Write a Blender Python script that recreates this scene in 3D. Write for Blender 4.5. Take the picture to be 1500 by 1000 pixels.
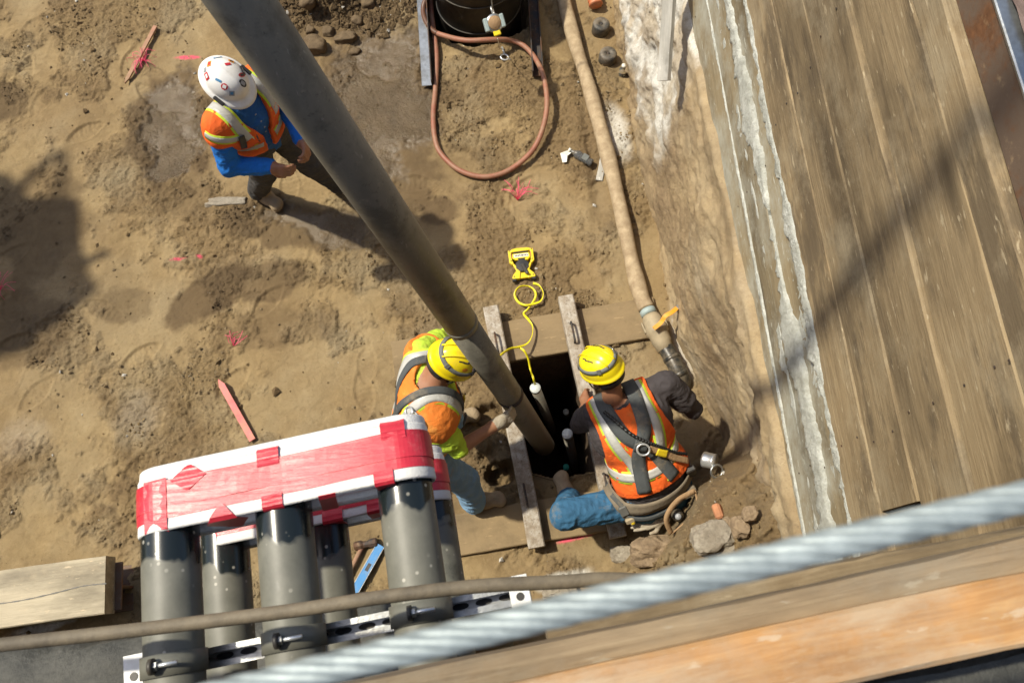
import bpy, math, random
import numpy as np
from mathutils import Vector, Matrix
random.seed(7); np.random.seed(7)
S = bpy.context.scene
R = math.radians
for o in list(bpy.data.objects): bpy.data.objects.remove(o)

# ------------------------------------------------------------------ camera
CAM_H = 5.2; FPX = 1170.0; PITCH = R(71.5); ROLL = R(4.3)
_d = np.array([0, math.cos(PITCH), -math.sin(PITCH)])
_u0 = np.array([0, math.sin(PITCH), math.cos(PITCH)]); _r0 = np.array([1., 0, 0])
_r = math.cos(ROLL)*_r0 - math.sin(ROLL)*_u0
_u = math.sin(ROLL)*_r0 + math.cos(ROLL)*_u0
cd = bpy.data.cameras.new('camera'); cam = bpy.data.objects.new('camera', cd); S.collection.objects.link(cam)
cd.sensor_width = 36.0; cd.lens = 36.0*FPX/1500.0; cd.clip_start = 0.05; cd.clip_end = 500
cam.matrix_world = Matrix(((_r[0], _u[0], -_d[0], 0), (_r[1], _u[1], -_d[1], 0), (_r[2], _u[2], -_d[2], CAM_H), (0, 0, 0, 1)))
cd.dof.use_dof = True; cd.dof.focus_distance = 3.4; cd.dof.aperture_fstop = 7.0
S.camera = cam
# ------------------------------------------------------------------ sky, sun, exposure
TOSUN = Vector((-.515, .185, .84)).normalized()
W = bpy.data.worlds.new('World'); S.world = W; W.use_nodes = True
wn = W.node_tree.nodes; wl = W.node_tree.links; wn.clear()
sky = wn.new('ShaderNodeTexSky'); sky.sky_type = 'NISHITA'; sky.sun_disc = False
sky.sun_elevation = math.asin(TOSUN.z); sky.sun_rotation = math.atan2(TOSUN.x, TOSUN.y) % (2*math.pi)
sky.dust_density = 2.0; sky.ozone_density = 1.0
bg = wn.new('ShaderNodeBackground'); bg.inputs[1].default_value = 0.13
wo = wn.new('ShaderNodeOutputWorld'); wl.new(sky.outputs[0], bg.inputs[0]); wl.new(bg.outputs[0], wo.inputs[0])
sd = bpy.data.lights.new('sun', 'SUN'); sd.energy = 4.3; sd.angle = R(1.7); sd.color = (1.0, .925, .755)
sun = bpy.data.objects.new('sun', sd); S.collection.objects.link(sun)
sun.rotation_euler = (-TOSUN).to_track_quat('-Z', 'Y').to_euler(); sun.location = (-8, 2, 14)
S.view_settings.view_transform = 'Standard'; S.view_settings.look = 'None'
S.view_settings.exposure = 0.24; S.view_settings.gamma = 1.0
S.render.engine = 'CYCLES'
S.cycles.max_bounces = 6; S.cycles.caustics_reflective = False; S.cycles.caustics_refractive = False

# ------------------------------------------------------------------ helpers
def V(*a): return np.array(a, float)
def nrm(v): v = np.asarray(v, float); return v/(np.linalg.norm(v)+1e-12)
def P(px, py, z):                       # where the photo's sight line meets height z (survey of the place)
    v = _d*FPX+(px-750)*_r+(500-py)*_u
    return V(0, 0, CAM_H)+v*((z-CAM_H)/v[2])
def D(px, py, dep):
    v = _d*FPX+(px-750)*_r+(500-py)*_u
    return V(0, 0, CAM_H)+v/FPX*dep
def XW(px, py, x):
    v = _d*FPX+(px-750)*_r+(500-py)*_u
    return V(0, 0, CAM_H)+v*(x/v[0])
def lin(h):
    h = h.lstrip('#'); o = []
    for i in (0, 2, 4):
        c = int(h[i:i+2], 16)/255; o.append(c/12.92 if c <= .04045 else ((c+.055)/1.055)**2.4)
    return tuple(o)
def _hash(ix, iy, iz, s):
    h = (ix.astype(np.int64)*374761393+iy.astype(np.int64)*668265263+iz*2147483647+s*974634777) & 0xffffffff
    h = ((h ^ (h >> 13))*1274126177) & 0xffffffff
    return ((h ^ (h >> 16)) & 0xffff)/65535.0
def vn(x, y, s=0):
    x = np.asarray(x, float); y = np.asarray(y, float)
    ix = np.floor(x); iy = np.floor(y); fx = x-ix; fy = y-iy
    fx = fx*fx*fx*(fx*(fx*6-15)+10); fy = fy*fy*fy*(fy*(fy*6-15)+10); z = 0
    a = _hash(ix, iy, z, s); b = _hash(ix+1, iy, z, s); c = _hash(ix, iy+1, z, s); d = _hash(ix+1, iy+1, z, s)
    return (a+(b-a)*fx+(c-a)*fy+(a-b-c+d)*fx*fy)*2-1
def vn3(p, s=0):
    p = np.asarray(p, float); i = np.floor(p); f = p-i; f = f*f*(3-2*f); r = 0
    for dx in (0, 1):
        for dy in (0, 1):
            for dz in (0, 1):
                w = (f[..., 0] if dx else 1-f[..., 0])*(f[..., 1] if dy else 1-f[..., 1])*(f[..., 2] if dz else 1-f[..., 2])
                r = r+w*_hash(i[..., 0]+dx, i[..., 1]+dy, (i[..., 2]+dz).astype(np.int64), s)
    return r*2-1
def fbm(x, y, o=4, s=0, g=.5):
    r = 0; a = 1; t = 0
    c, q = math.cos(.6), math.sin(.6)
    for k in range(o):
        r = r+a*vn(x, y, s+k); t += a; a *= g; x, y = (x*c-y*q)*2.03+7.1, (x*q+y*c)*2.03-3.7
    return r/t
def sstep(a, b, x): t = np.clip((x-a)/(b-a), 0, 1); return t*t*(3-2*t)

def woff(o):
    v = Vector((0, 0, 0))
    while o: v = v+o.location; o = o.parent
    return np.array(v)
def link(o): S.collection.objects.link(o); return o
def props(o, label=None, cat=None, group=None, kind=None):
    if label: o['label'] = label
    if cat: o['category'] = cat
    if group: o['group'] = group
    if kind: o['kind'] = kind
    return o
def thing(name, loc, label, cat, group=None):
    e = bpy.data.objects.new(name, None); e.location = Vector(loc); e.empty_display_size = .1; link(e)
    return props(e, label, cat, group)
def meshdata(name, v, f, mats, smooth=False, mi=None):
    m = bpy.data.meshes.new(name); v = np.asarray(v, float)
    m.from_pydata(v.tolist(), [], [list(map(int, q)) for q in f] if not isinstance(f, np.ndarray) else f.tolist())
    for k in (mats if isinstance(mats, (list, tuple)) else [mats]): m.materials.append(k)
    if mi is not None: m.polygons.foreach_set('material_index', np.asarray(mi, np.int32))
    if smooth: m.polygons.foreach_set('use_smooth', np.ones(len(m.polygons), bool))
    m.update(); return m
def mk(name, v, f, mats, parent=None, smooth=False, mi=None, rot=None, **kw):
    """world-space verts -> object whose origin is the parent's origin, or its own base when top-level"""
    v = np.asarray(v, float)
    if parent is not None: off = woff(parent); loc = (0, 0, 0)
    else: off = V((v[:, 0].min()+v[:, 0].max())/2, (v[:, 1].min()+v[:, 1].max())/2, v[:, 2].min()); loc = off
    o = bpy.data.objects.new(name, meshdata(name, v-off, f, mats, smooth, mi)); o.location = Vector(loc)
    if parent is not None: o.parent = parent
    link(o); return props(o, **kw)
def frame(path, up=(0, 0, 1)):
    p = np.asarray(path, float); t = np.gradient(p, axis=0); t /= np.linalg.norm(t, axis=1)[:, None]+1e-12
    n = np.zeros_like(p); a = np.asarray(up, float)
    if abs(np.dot(nrm(a), t[0])) > .95: a = V(1, .2, .1)
    for i in range(len(p)):
        a = a-np.dot(a, t[i])*t[i]; a = nrm(a); n[i] = a
    return p, t, n, np.cross(t, n)
def tube(path, r, n=12, caps=True, up=(0, 0, 1), prof=None):
    p, t, a, b = frame(path, up); m = len(p); r = np.broadcast_to(np.asarray(r, float), (m,))
    th = np.linspace(0, 2*np.pi, n, endpoint=False)
    v = (p[:, None]+r[:, None, None]*(np.cos(th)[None, :, None]*a[:, None]+np.sin(th)[None, :, None]*b[:, None])).reshape(-1, 3)
    f = []
    for i in range(m-1):
        for j in range(n):
            k = (j+1) % n; f.append((i*n+j, i*n+k, (i+1)*n+k, (i+1)*n+j))
    if caps: f.append(tuple(range(n-1, -1, -1))); f.append(tuple((m-1)*n+j for j in range(n)))
    return v, f
def spline(pts, n=60):
    p = np.asarray(pts, float); m = len(p)
    q = np.vstack([2*p[0]-p[1], p, 2*p[-1]-p[-2]]); out = []
    tt = np.linspace(0, m-1-1e-6, n)
    for t in tt:
        i = int(t); f = t-i; a, b, c, d = q[i], q[i+1], q[i+2], q[i+3]
        out.append(.5*((2*b)+(-a+c)*f+(2*a-5*b+4*c-d)*f*f+(-a+3*b-3*c+d)*f**3))
    return np.array(out)
def join(*vf):
    V_, F_ = [], []; k = 0
    for v, f in vf:
        V_.append(np.asarray(v)); F_ += [tuple(i+k for i in q) for q in f]; k += len(v)
    return np.vstack(V_), F_
def boxm(c, s, A=None, bev=0.0):
    """box (bevelled on all edges when bev>0) at c, size s, axes = columns of A"""
    A = np.eye(3) if A is None else np.asarray(A); h = np.asarray(s, float)/2
    if bev <= 0:
        v = [(x, y, z) for x in (-1, 1) for y in (-1, 1) for z in (-1, 1)]; v = np.array(v)*h
        f = [(0, 1, 3, 2), (4, 6, 7, 5), (0, 4, 5, 1), (2, 3, 7, 6), (0, 2, 6, 4), (1, 5, 7, 3)]
    else:
        b = min(bev, h.min()*.9); v = []; idx = {}
        for sx in (-1, 1):
            for sy in (-1, 1):
                for sz in (-1, 1):
                    for ax in range(3):
                        q = np.array([sx, sy, sz])*(h-b); q[ax] = (sx, sy, sz)[ax]*h[ax]; idx[(sx, sy, sz, ax)] = len(v); v.append(q)
        f = []
        for ax in range(3):
            o1, o2 = (ax+1) % 3, (ax+2) % 3
            for s_ in (-1, 1):
                q = []
                for a1, a2 in ((-1, -1), (1, -1), (1, 1), (-1, 1)):
                    k = [0, 0, 0]; k[ax] = s_; k[o1] = a1; k[o2] = a2; q.append(idx[(*k, ax)])
                f.append(tuple(q) if s_ > 0 else tuple(q[::-1]))
            for a1 in (-1, 1):
                for a2 in (-1, 1):
                    k0 = [0, 0, 0]; k1 = [0, 0, 0]; k0[o1] = k1[o1] = a1; k0[o2] = k1[o2] = a2; k0[ax] = -1; k1[ax] = 1
                    q = (idx[(*k0, o1)], idx[(*k1, o1)], idx[(*k1, o2)], idx[(*k0, o2)])
                    f.append(q if a1*a2 > 0 else q[::-1])
        for sx in (-1, 1):
            for sy in (-1, 1):
                for sz in (-1, 1):
                    q = tuple(idx[(sx, sy, sz, a)] for a in range(3)); f.append(q if sx*sy*sz > 0 else q[::-1])
        v = np.array(v)
    return v@A.T+np.asarray(c), f
def axes(fwd, up=(0, 0, 1)):
    x = nrm(fwd); z = np.asarray(up, float); z = nrm(z-np.dot(z, x)*x); y = np.cross(z, x)
    return np.stack([x, y, z], 1)
def obox(name, c, s, A, mat, parent=None, bev=.004, warp=0., seg=0, **kw):
    """box kept in its own rotated frame so the wood grain follows it; parent has no rotation"""
    A = np.eye(3) if A is None else A
    if seg:
        L = s[0]; xs = np.linspace(-L/2, L/2, seg+1); b = bev; hy, hz = s[1]/2, s[2]/2
        pr = np.array([(-hy+b, -hz), (hy-b, -hz), (hy, -hz+b), (hy, hz-b), (hy-b, hz), (-hy+b, hz), (-hy, hz-b), (-hy, -hz+b)])
        v = []; sd_ = random.randrange(9999)
        for x in xs:
            w = V(vn(V(x*2.3), V(1.), sd_)[0], vn(V(x*2.7), V(5.), sd_)[0])*warp
            for k, q in enumerate(pr):
                j = V(vn(V(x*25), V(k*3.3), sd_+1)[0], vn(V(x*25), V(k*3.3+50), sd_+1)[0])*warp*.35
                v.append((x, q[0]+w[0]+j[0], q[1]+w[1]*.5+j[1]))
        n = 8; f = []
        for i in range(seg):
            for j in range(n):
                k = (j+1) % n; f.append((i*n+j, (i+1)*n+j, (i+1)*n+k, i*n+k))
        f.append(tuple(range(n))); f.append(tuple(seg*n+j for j in range(n-1, -1, -1)))
        f = [tuple(q[::-1]) for q in f]
    else: v, f = boxm((0, 0, 0), s, None, bev)
    o = bpy.data.objects.new(name, meshdata(name, v, f, mat))
    M = Matrix([[*A[0]], [*A[1]], [*A[2]]]); o.rotation_euler = M.to_euler()
    off = woff(parent) if parent is not None else V(0, 0, 0)
    o.location = Vector(np.asarray(c)-off)
    if parent is not None: o.parent = parent
    link(o); return props(o, **kw)
def lathe(prof, c, ax=(0, 0, 1), n=32):
    ax = nrm(ax); x = nrm(np.cross(ax, (0.31, .9, .2))); y = np.cross(ax, x); th = np.linspace(0, 2*np.pi, n, endpoint=False); v = []
    for r, z in prof: v += [np.asarray(c)+ax*z+r*(math.cos(t)*x+math.sin(t)*y) for t in th]
    f = []
    for i in range(len(prof)-1):
        for j in range(n): k = (j+1) % n; f.append((i*n+j, i*n+k, (i+1)*n+k, (i+1)*n+j))
    if prof[0][0] > 1e-6: f.append(tuple(range(n-1, -1, -1)))
    if prof[-1][0] > 1e-6: f.append(tuple((len(prof)-1)*n+j for j in range(n)))
    return np.array(v), f
def ribbon(path, nrmls, w, th=.0025):
    p = np.asarray(path, float); t = np.gradient(p, axis=0); t /= np.linalg.norm(t, axis=1)[:, None]+1e-9
    n = np.asarray(nrmls, float); sdv = np.cross(n, t); sdv /= np.linalg.norm(sdv, axis=1)[:, None]+1e-9
    w = np.broadcast_to(np.asarray(w, float), (len(p),))[:, None]
    a = p-sdv*w/2; b = p+sdv*w/2; v = np.stack([a, b, b+n*th, a+n*th], 1).reshape(-1, 3); f = []
    for i in range(len(p)-1):
        for j in range(4): k = (j+1) % 4; f.append((i*4+j, i*4+k, (i+1)*4+k, (i+1)*4+j))
    f += [(3, 2, 1, 0), tuple((len(p)-1)*4+j for j in range(4))]
    return v, f
def torus(c, ax, R_, r_, n=28, m=8, sx=1.0):
    ax = nrm(ax); x = nrm(np.cross(ax, (0.3, .8, .25))); y = np.cross(ax, x); th = np.linspace(0, 2*np.pi, n, endpoint=False); v = []
    for t in th:
        d = math.cos(t)*x*sx+math.sin(t)*y; cc = np.asarray(c)+d*R_; d = nrm(d)
        for k in range(m): a = 2*math.pi*k/m; v.append(cc+r_*(math.cos(a)*d+math.sin(a)*ax))
    f = [(i*m+j, ((i+1) % n)*m+j, ((i+1) % n)*m+(j+1) % m, i*m+(j+1) % m) for i in range(n) for j in range(m)]
    return np.array(v), f
def rock(c, s, seed, sub=3, rough=.35):
    import bmesh
    bm = bmesh.new(); bmesh.ops.create_icosphere(bm, subdivisions=sub, radius=1)
    v = np.array([q.co[:] for q in bm.verts]); f = [tuple(q.index for q in fc.verts) for fc in bm.faces]; bm.free()
    d = 1+rough*vn3(v*1.3+seed*7.7, seed)+rough*.45*vn3(v*3.1+seed, seed+1)+rough*.2*vn3(v*7+seed, seed+2)
    v = v*d[:, None]; v = np.sign(v)*np.minimum(np.abs(v), .86+.1*np.abs(vn3(v*2, seed+3))[:, None])
    return v*np.asarray(s)+np.asarray(c), f

# ------------------------------------------------------------------ materials
class N:
    def __init__(s, name):
        s.m = bpy.data.materials.new(name); s.m.use_nodes = True; s.t = s.m.node_tree; s.n = s.t.nodes; s.l = s.t.links
        s.b = s.n['Principled BSDF']; s.tc = s.n.new('ShaderNodeTexCoord')
    def map(s, scale=(1, 1, 1), coord='Object', rnd=False, rot=(0, 0, 0)):
        m = s.n.new('ShaderNodeMapping'); m.inputs['Scale'].default_value = scale; m.inputs['Rotation'].default_value = rot
        s.l.new(s.tc.outputs[coord], m.inputs[0])
        if rnd:
            oi = s.n.new('ShaderNodeObjectInfo'); mu = s.n.new('ShaderNodeMath'); mu.operation = 'MULTIPLY'; mu.inputs[1].default_value = 57.3
            s.l.new(oi.outputs['Random'], mu.inputs[0]); cb = s.n.new('ShaderNodeCombineXYZ')
            for i in range(3): s.l.new(mu.outputs[0], cb.inputs[i])
            s.l.new(cb.outputs[0], m.inputs['Location'])
        return m.outputs[0]
    def noise(s, vec, scale=5, det=6, rough=.6, dist=0, out=0):
        n = s.n.new('ShaderNodeTexNoise'); s.l.new(vec, n.inputs['Vector']); n.inputs['Scale'].default_value = scale
        n.inputs['Detail'].default_value = det; n.inputs['Roughness'].default_value = rough; n.inputs['Distortion'].default_value = dist
        return n.outputs[out]
    def vor(s, vec, scale=5, feat='F1', out='Distance'):
        n = s.n.new('ShaderNodeTexVoronoi'); n.feature = feat; s.l.new(vec, n.inputs['Vector']); n.inputs['Scale'].default_value = scale
        return n.outputs[out]
    def ramp(s, fac, stops):
        r = s.n.new('ShaderNodeValToRGB'); e = r.color_ramp.elements
        while len(e) < len(stops): e.new(.5)
        for q, (p, c) in zip(e, stops):
            q.position = p; q.color = (c, c, c, 1) if isinstance(c, (int, float)) else (*c, 1)
        s.l.new(fac, r.inputs[0]); return r.outputs[0]
    def mix(s, fac, a, b, mode='MIX'):
        m = s.n.new('ShaderNodeMix'); m.data_type = 'RGBA'; m.blend_type = mode
        for i, k in ((0, fac), (6, a), (7, b)):
            if isinstance(k, bpy.types.NodeSocket): s.l.new(k, m.inputs[i])
            elif i == 0: m.inputs[0].default_value = k
            else: m.inputs[i].default_value = (*k, 1) if len(k) == 3 else k
        return m.outputs[2]
    def math(s, op, a, b=None, clamp=False):
        m = s.n.new('ShaderNodeMath'); m.operation = op; m.use_clamp = clamp
        for i, k in enumerate((a, b)):
            if k is None: continue
            if isinstance(k, bpy.types.NodeSocket): s.l.new(k, m.inputs[i])
            else: m.inputs[i].default_value = k
        return m.outputs[0]
    def attr(s, name, out='Fac'):
        a = s.n.new('ShaderNodeAttribute'); a.attribute_name = name; return a.outputs[out]
    def bump(s, h, st=.3, dist=.01, prev=None):
        b = s.n.new('ShaderNodeBump'); b.inputs['Strength'].default_value = st; b.inputs['Distance'].default_value = dist
        s.l.new(h, b.inputs['Height'])
        if prev is not None: s.l.new(prev, b.inputs['Normal'])
        return b.outputs[0]
    def set(s, col=None, rough=None, metal=None, normal=None, **kw):
        for k, v in (('Base Color', col), ('Roughness', rough), ('Metallic', metal), ('Normal', normal)):
            if v is None: continue
            if isinstance(v, bpy.types.NodeSocket): s.l.new(v, s.b.inputs[k])
            else: s.b.inputs[k].default_value = (*v, 1) if isinstance(v, tuple) else v
        for k, v in kw.items(): s.b.inputs[k.replace('_', ' ')].default_value = v
        return s.m
def simple(name, col, rough=.7, var=.25, scale=12, bump=.15, bscale=90, metal=0, dirt=None, dirtamt=.5, dscale=9, rnd=True, **kw):
    s = N(name); v = s.map(rnd=rnd); n = s.noise(v, scale, 6, .65)
    c = s.ramp(n, [(.25, tuple(k*(1-var) for k in col)), (.75, tuple(min(1, k*(1+var*.6)) for k in col))])
    r = rough
    if dirt is not None:
        d = s.ramp(s.noise(v, dscale, 8, .72), [(.5-.22*dirtamt, 0.), (.62, 1.)]) if dirtamt < 1 else s.ramp(s.noise(v, dscale, 8, .72), [(.2, 0.), (.5, 1.)])
        c = s.mix(s.math('MULTIPLY', d, min(1, dirtamt+.2)), c, dirt)
    nb = s.bump(s.noise(v, bscale, 5, .7), bump, .004) if bump else None
    return s.set(c, r, metal, nb, **kw)
DUST = (.40, .285, .165)
def ground_mat(name='soil', k_=1.0):
    s = N(name); v = s.map()
    n1 = s.noise(v, 1.1, 8, .66); n2 = s.noise(v, 4.5, 10, .72, .6); n3 = s.noise(v, 34, 6, .75); n4 = s.noise(v, 160, 4, .7)
    c = s.ramp(n2, [(.28, (.150, .099, .043)), (.43, (.232, .160, .073)), (.57, (.300, .212, .101)), (.74, (.390, .293, .158))])
    c = s.mix(s.ramp(s.noise(v, 2.4, 7, .7, .4), [(.40, .5), (.56, 0.)]), c, (.150, .100, .048)); c = s.mix(s.ramp(n1, [(.38, .6), (.60, 0.)]), c, (.195, .128, .062))
    c = s.mix(s.ramp(s.noise(v, 1.7, 5, .6, out=1), [(.48, 0.), (.66, .6)]), c, (.36, .30, .19))
    c = s.mix(s.ramp(n3, [(.34, .6), (.48, 0.)]), c, (.130, .086, .042)); c = s.mix(s.ramp(s.noise(v, 75, 5, .8), [(.34, .5), (.43, 0.)]), c, (.10, .064, .030)); c = s.mix(s.ramp(s.noise(v, 21, 8, .8), [(.56, 0.), (.70, .5)]), c, (.44, .335, .195))
    c = s.mix(s.ramp(n4, [(.66, 0.), (.74, .7)]), c, (.56, .47, .33))
    rgh = s.attr('patch'); c = s.mix(s.math('MULTIPLY', s.math('SUBTRACT', 1., rgh), s.ramp(n1, [(.3, .2), (.6, .62)])), c, s.ramp(n2, [(.3, (.250, .174, .080)), (.7, (.350, .258, .130))]))
    damp_shade = s.attr('damp_shade'); c = s.mix(s.math('MULTIPLY', damp_shade, .85), c, s.ramp(n2, [(.3, (.075, .047, .022)), (.7, (.135, .088, .042))]))  # darkens damp soil and the painted round shadow alike
    if k_ != 1.0:
        hv = s.n.new('ShaderNodeHueSaturation'); hv.inputs['Value'].default_value = k_; hv.inputs['Saturation'].default_value = .88; s.l.new(c, hv.inputs['Color']); c = hv.outputs[0]
    pw = s.attr('powder'); pn = s.math('MULTIPLY', pw, s.ramp(n2, [(.3, .55), (.5, 1.)]))
    c = s.mix(pn, c, s.ramp(n3, [(.3, (.42, .39, .33)), (.6, (.72, .71, .66))]))
    wet = s.attr('wet'); wc = s.ramp(n2, [(.3, (.090, .062, .033)), (.7, (.160, .116, .066))])
    c = s.mix(wet, c, wc)
    pk = s.attr('pink'); c = s.mix(s.math('MULTIPLY', pk, s.ramp(n3, [(.36, 0.), (.5, 1.)])), c, (.75, .10, .16))
    rg = s.math('SUBTRACT', .95, s.math('MULTIPLY', wet, s.ramp(s.noise(v, 9, 6, .6), [(.36, .86), (.64, .76)])))
    k = s.math('ADD', s.math('MULTIPLY', rgh, .8), .2)
    nb = s.bump(s.math('MULTIPLY', n3, k), .9, .016); nb = s.bump(n4, .7, .005, nb); nb = s.bump(s.noise(v, 70, 6, .8), .5, .006, nb); nb = s.bump(s.math('MULTIPLY', s.vor(v, 55), k), .4, .007, nb); nb = s.bump(s.math('MULTIPLY', s.noise(s.map(rot=(0, 0, .7)), 15, 8, .75), k), .45, .03, nb)
    return s.set(c, rg, 0, nb)
def wood_mat(name, a, b, c3, gs=1.0, mud=None, mudamt=.5, rough=.85, bump=.5, stain=None):
    """grain along local X"""
    s = N(name); v = s.map((1.3, 34*gs, 34*gs), rnd=True); v1 = s.map((.35, 1.2, 1.2), rnd=True); v2 = s.map((1, 1, 1), rnd=True)
    g = s.noise(v, 2.6, 7, .62, 1.1); w = s.n.new('ShaderNodeTexWave'); w.wave_type = 'BANDS'; w.bands_direction = 'Y'
    vm = s.map((.22, 3.2*gs, 3.2*gs), rnd=True); s.l.new(vm, w.inputs[0]); w.inputs['Scale'].default_value = 2.6; w.inputs['Distortion'].default_value = 7
    w.inputs['Detail'].default_value = 3; w.inputs['Detail Scale'].default_value = 1.2
    f = s.math('ADD', s.math('MULTIPLY', g, .75), s.math('MULTIPLY', s.noise(v1, 6, 5, .6), .25))
    col = s.ramp(f, [(.25, a), (.5, b), (.75, c3)])
    col = s.mix(s.ramp(s.noise(v1, 3.1, 6, .65), [(.44, 0.), (.66, .85)]), col, tuple(k*.42 for k in a))
    if stain is not None: col = s.mix(s.ramp(s.noise(v1, 5.3, 8, .7), [(.52, 0.), (.62, .75)]), col, stain)
    kn = s.vor(s.map((.8, 3.4, 3.4), rnd=True), 1.15); col = s.mix(s.ramp(kn, [(.09, .9), (.20, 0.)]), col, tuple(k*.32 for k in a))
    if mud is not None:
        col = s.mix(s.ramp(s.noise(v2, 2.3, 9, .72), [(.60-.3*mudamt, 0.), (.78-.2*mudamt, .9)]), col, mud)
        col = s.mix(s.ramp(s.noise(s.map((2.2, 9, 9), rnd=True), 6, 5, .6), [(.63, 0.), (.68, .7)]), col, tuple(min(1, k*1.35) for k in mud))
    ir = s.n.new('ShaderNodeObjectInfo'); hv = s.n.new('ShaderNodeHueSaturation'); s.l.new(col, hv.inputs['Color'])
    s.l.new(s.math('ADD', s.math('MULTIPLY', ir.outputs['Random'], .5), .78), hv.inputs['Value'])
    nb = s.bump(g, bump, .006); nb = s.bump(s.noise(v2, 60, 5, .7), .25, .003, nb)
    return s.set(hv.outputs[0], rough, 0, nb)
M = {}
M['soil'] = ground_mat(); M['bank'] = ground_mat('pale_bank_soil', 1.42)
M['lag'] = wood_mat('lagging_wood', (.162, .111, .057), (.270, .199, .110), (.375, .288, .170), 1, (.335, .275, .18), .36, stain=(.095, .070, .042))
M['lagm'] = wood_mat('lagging_wood_slurried', (.19, .145, .080), (.26, .205, .12), (.32, .265, .165), 1, (.40, .40, .34), .55)
M['plank'] = wood_mat('muddy_plank', (.22, .155, .08), (.29, .21, .115), (.35, .26, .15), .7, (.34, .245, .130), 1.0, bump=.3)
M['timber'] = wood_mat('treated_timber', (.35, .30, .215), (.42, .365, .265), (.48, .42, .31), .8, (.42, .34, .23), .3)
M['fir'] = wood_mat('fir_timber', (.25, .118, .038), (.41, .215, .078), (.54, .345, .150), .8, (.33, .25, .165), .5, .6, .25, stain=(.40, .30, .19))
M['deck'] = wood_mat('weathered_deck', (.20, .14, .08), (.33, .24, .14), (.46, .35, .21), .9, (.30, .26, .19), .55)
M['lath'] = simple('pink_lath', (.78, .22, .22), .8, .3, 14, .3, dirt=(.50, .33, .2), dirtamt=.45)
M['stake'] = simple('weathered_lath', (.36, .23, .14), .85, .3, 20, .3, dirt=(.5, .2, .15), dirtamt=.3)
M['pink'] = simple('pink_flagging', (.85, .09, .20), .5, .15, 10, 0)
def mudcement():
    s = N('cement_slurry'); v = s.map(); n = s.noise(v, 11, 8, .7); n2 = s.noise(v, 70, 6, .75)
    c = s.ramp(n, [(.3, (.34, .34, .29)), (.5, (.50, .51, .46)), (.7, (.66, .67, .62))])
    c = s.mix(s.ramp(n2, [(.3, .5), (.5, 0.)]), c, (.30, .27, .21))
    return s.set(c, .9, 0, s.bump(n2, .8, .012))
M['slurry'] = mudcement()
def rustmat(name, base, rust, amt=.5, rough=.7):
    s = N(name); v = s.map(rnd=True); n = s.noise(v, 7, 8, .72); n2 = s.noise(v, 55, 6, .7)
    c = s.mix(s.ramp(n, [(.62-.3*amt, 0.), (.72-.22*amt, 1.)]), base, s.ramp(n2, [(.3, tuple(k*.5 for k in rust)), (.7, rust)]))
    c = s.mix(s.ramp(s.noise(v, 22, 6, .7), [(.6, 0.), (.72, .55)]), c, DUST)
    return s.set(c, rough, .25, s.bump(n2, .35, .004))
M['rust'] = rustmat('rusty_steel', (.15, .105, .075), (.22, .10, .045), .5)
M['rustdark'] = rustmat('dark_rusty_steel', (.055, .05, .048), (.15, .075, .04), .5)
def bars():
    s = N('splattered_steel_bar'); v = s.map(); n = s.noise(v, 14, 8, .75); n2 = s.noise(v, 60, 6, .75)
    c = s.ramp(n, [(.3, (.20, .15, .10)), (.47, (.34, .285, .22)), (.6, (.46, .42, .36)), (.75, (.55, .52, .47))])
    c = s.mix(s.ramp(n2, [(.33, .8), (.47, 0.)]), c, (.14, .10, .065))
    return s.set(c, .85, .1, s.bump(n2, .6, .005))
M['bar'] = bars()
def concrete(name, a, b, sc=6, rough=.85):
    s = N(name); v = s.map(); n = s.noise(v, sc, 9, .72); n2 = s.noise(v, 45, 7, .7)
    c = s.mix(s.ramp(n2, [(.35, .5), (.55, 0.)]), s.ramp(n, [(.3, a), (.7, b)]), tuple(k*.5 for k in a))
    return s.set(c, rough, 0, s.bump(n2, .6, .012))
M['darkcon'] = concrete('dark_concrete', (.040, .041, .036), (.095, .092, .078), 5, .6)  # dark grey base tone shared by ledge and kerb slab
M['rock'] = concrete('grey_rock', (.24, .20, .15), (.40, .36, .29), 8)
M['rockmud'] = concrete('muddy_rock', (.22, .155, .095), (.36, .265, .165), 7)
M['clod'] = concrete('dark_clod', (.10, .066, .034), (.19, .132, .070), 9)
M['strapg'] = simple('dusty_grey_strap', (.15, .148, .122), .5, .2, 20, .15)
M['brick'] = simple('broken_brick', (.45, .20, .10), .9, .3, 20, .4)
def bigpipe():
    s = N('grey_suction_pipe'); v = s.map(); n = s.noise(s.map((1, 1, .25)), 7, 8, .7); n2 = s.noise(v, 40, 6, .7)
    c = s.ramp(n, [(.25, (.120, .114, .092)), (.5, (.190, .178, .142)), (.75, (.265, .244, .190))])
    sp = s.n.new('ShaderNodeSeparateXYZ'); s.l.new(v, sp.inputs[0])
    lowm = s.ramp(s.math('ADD', s.math('MULTIPLY', sp.outputs[2], .33), s.math('MULTIPLY', n, .35)), [(.24, 1.), (.50, 0.)])
    c = s.mix(s.math('MULTIPLY', lowm, .75), c, (.27, .21, .135))
    c = s.mix(s.ramp(n2, [(.30, .6), (.42, 0.)]), c, (.045, .042, .036))
    c = s.mix(s.ramp(s.noise(v, 25, 6, .75), [(.60, 0.), (.68, .6)]), c, (.33, .29, .215))
    sc_ = s.noise(s.map((30, 30, 1.2)), 3, 4, .6); c = s.mix(s.ramp(sc_, [(.66, 0.), (.70, .55)]), c, (.36, .34, .29)); c = s.mix(s.ramp(s.noise(v, 3.2, 7, .7), [(.52, 0.), (.60, .6)]), c, (.075, .070, .056))
    return s.set(c, .5, 0, s.bump(n2, .12, .004))
M['pipe'] = bigpipe()
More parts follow.
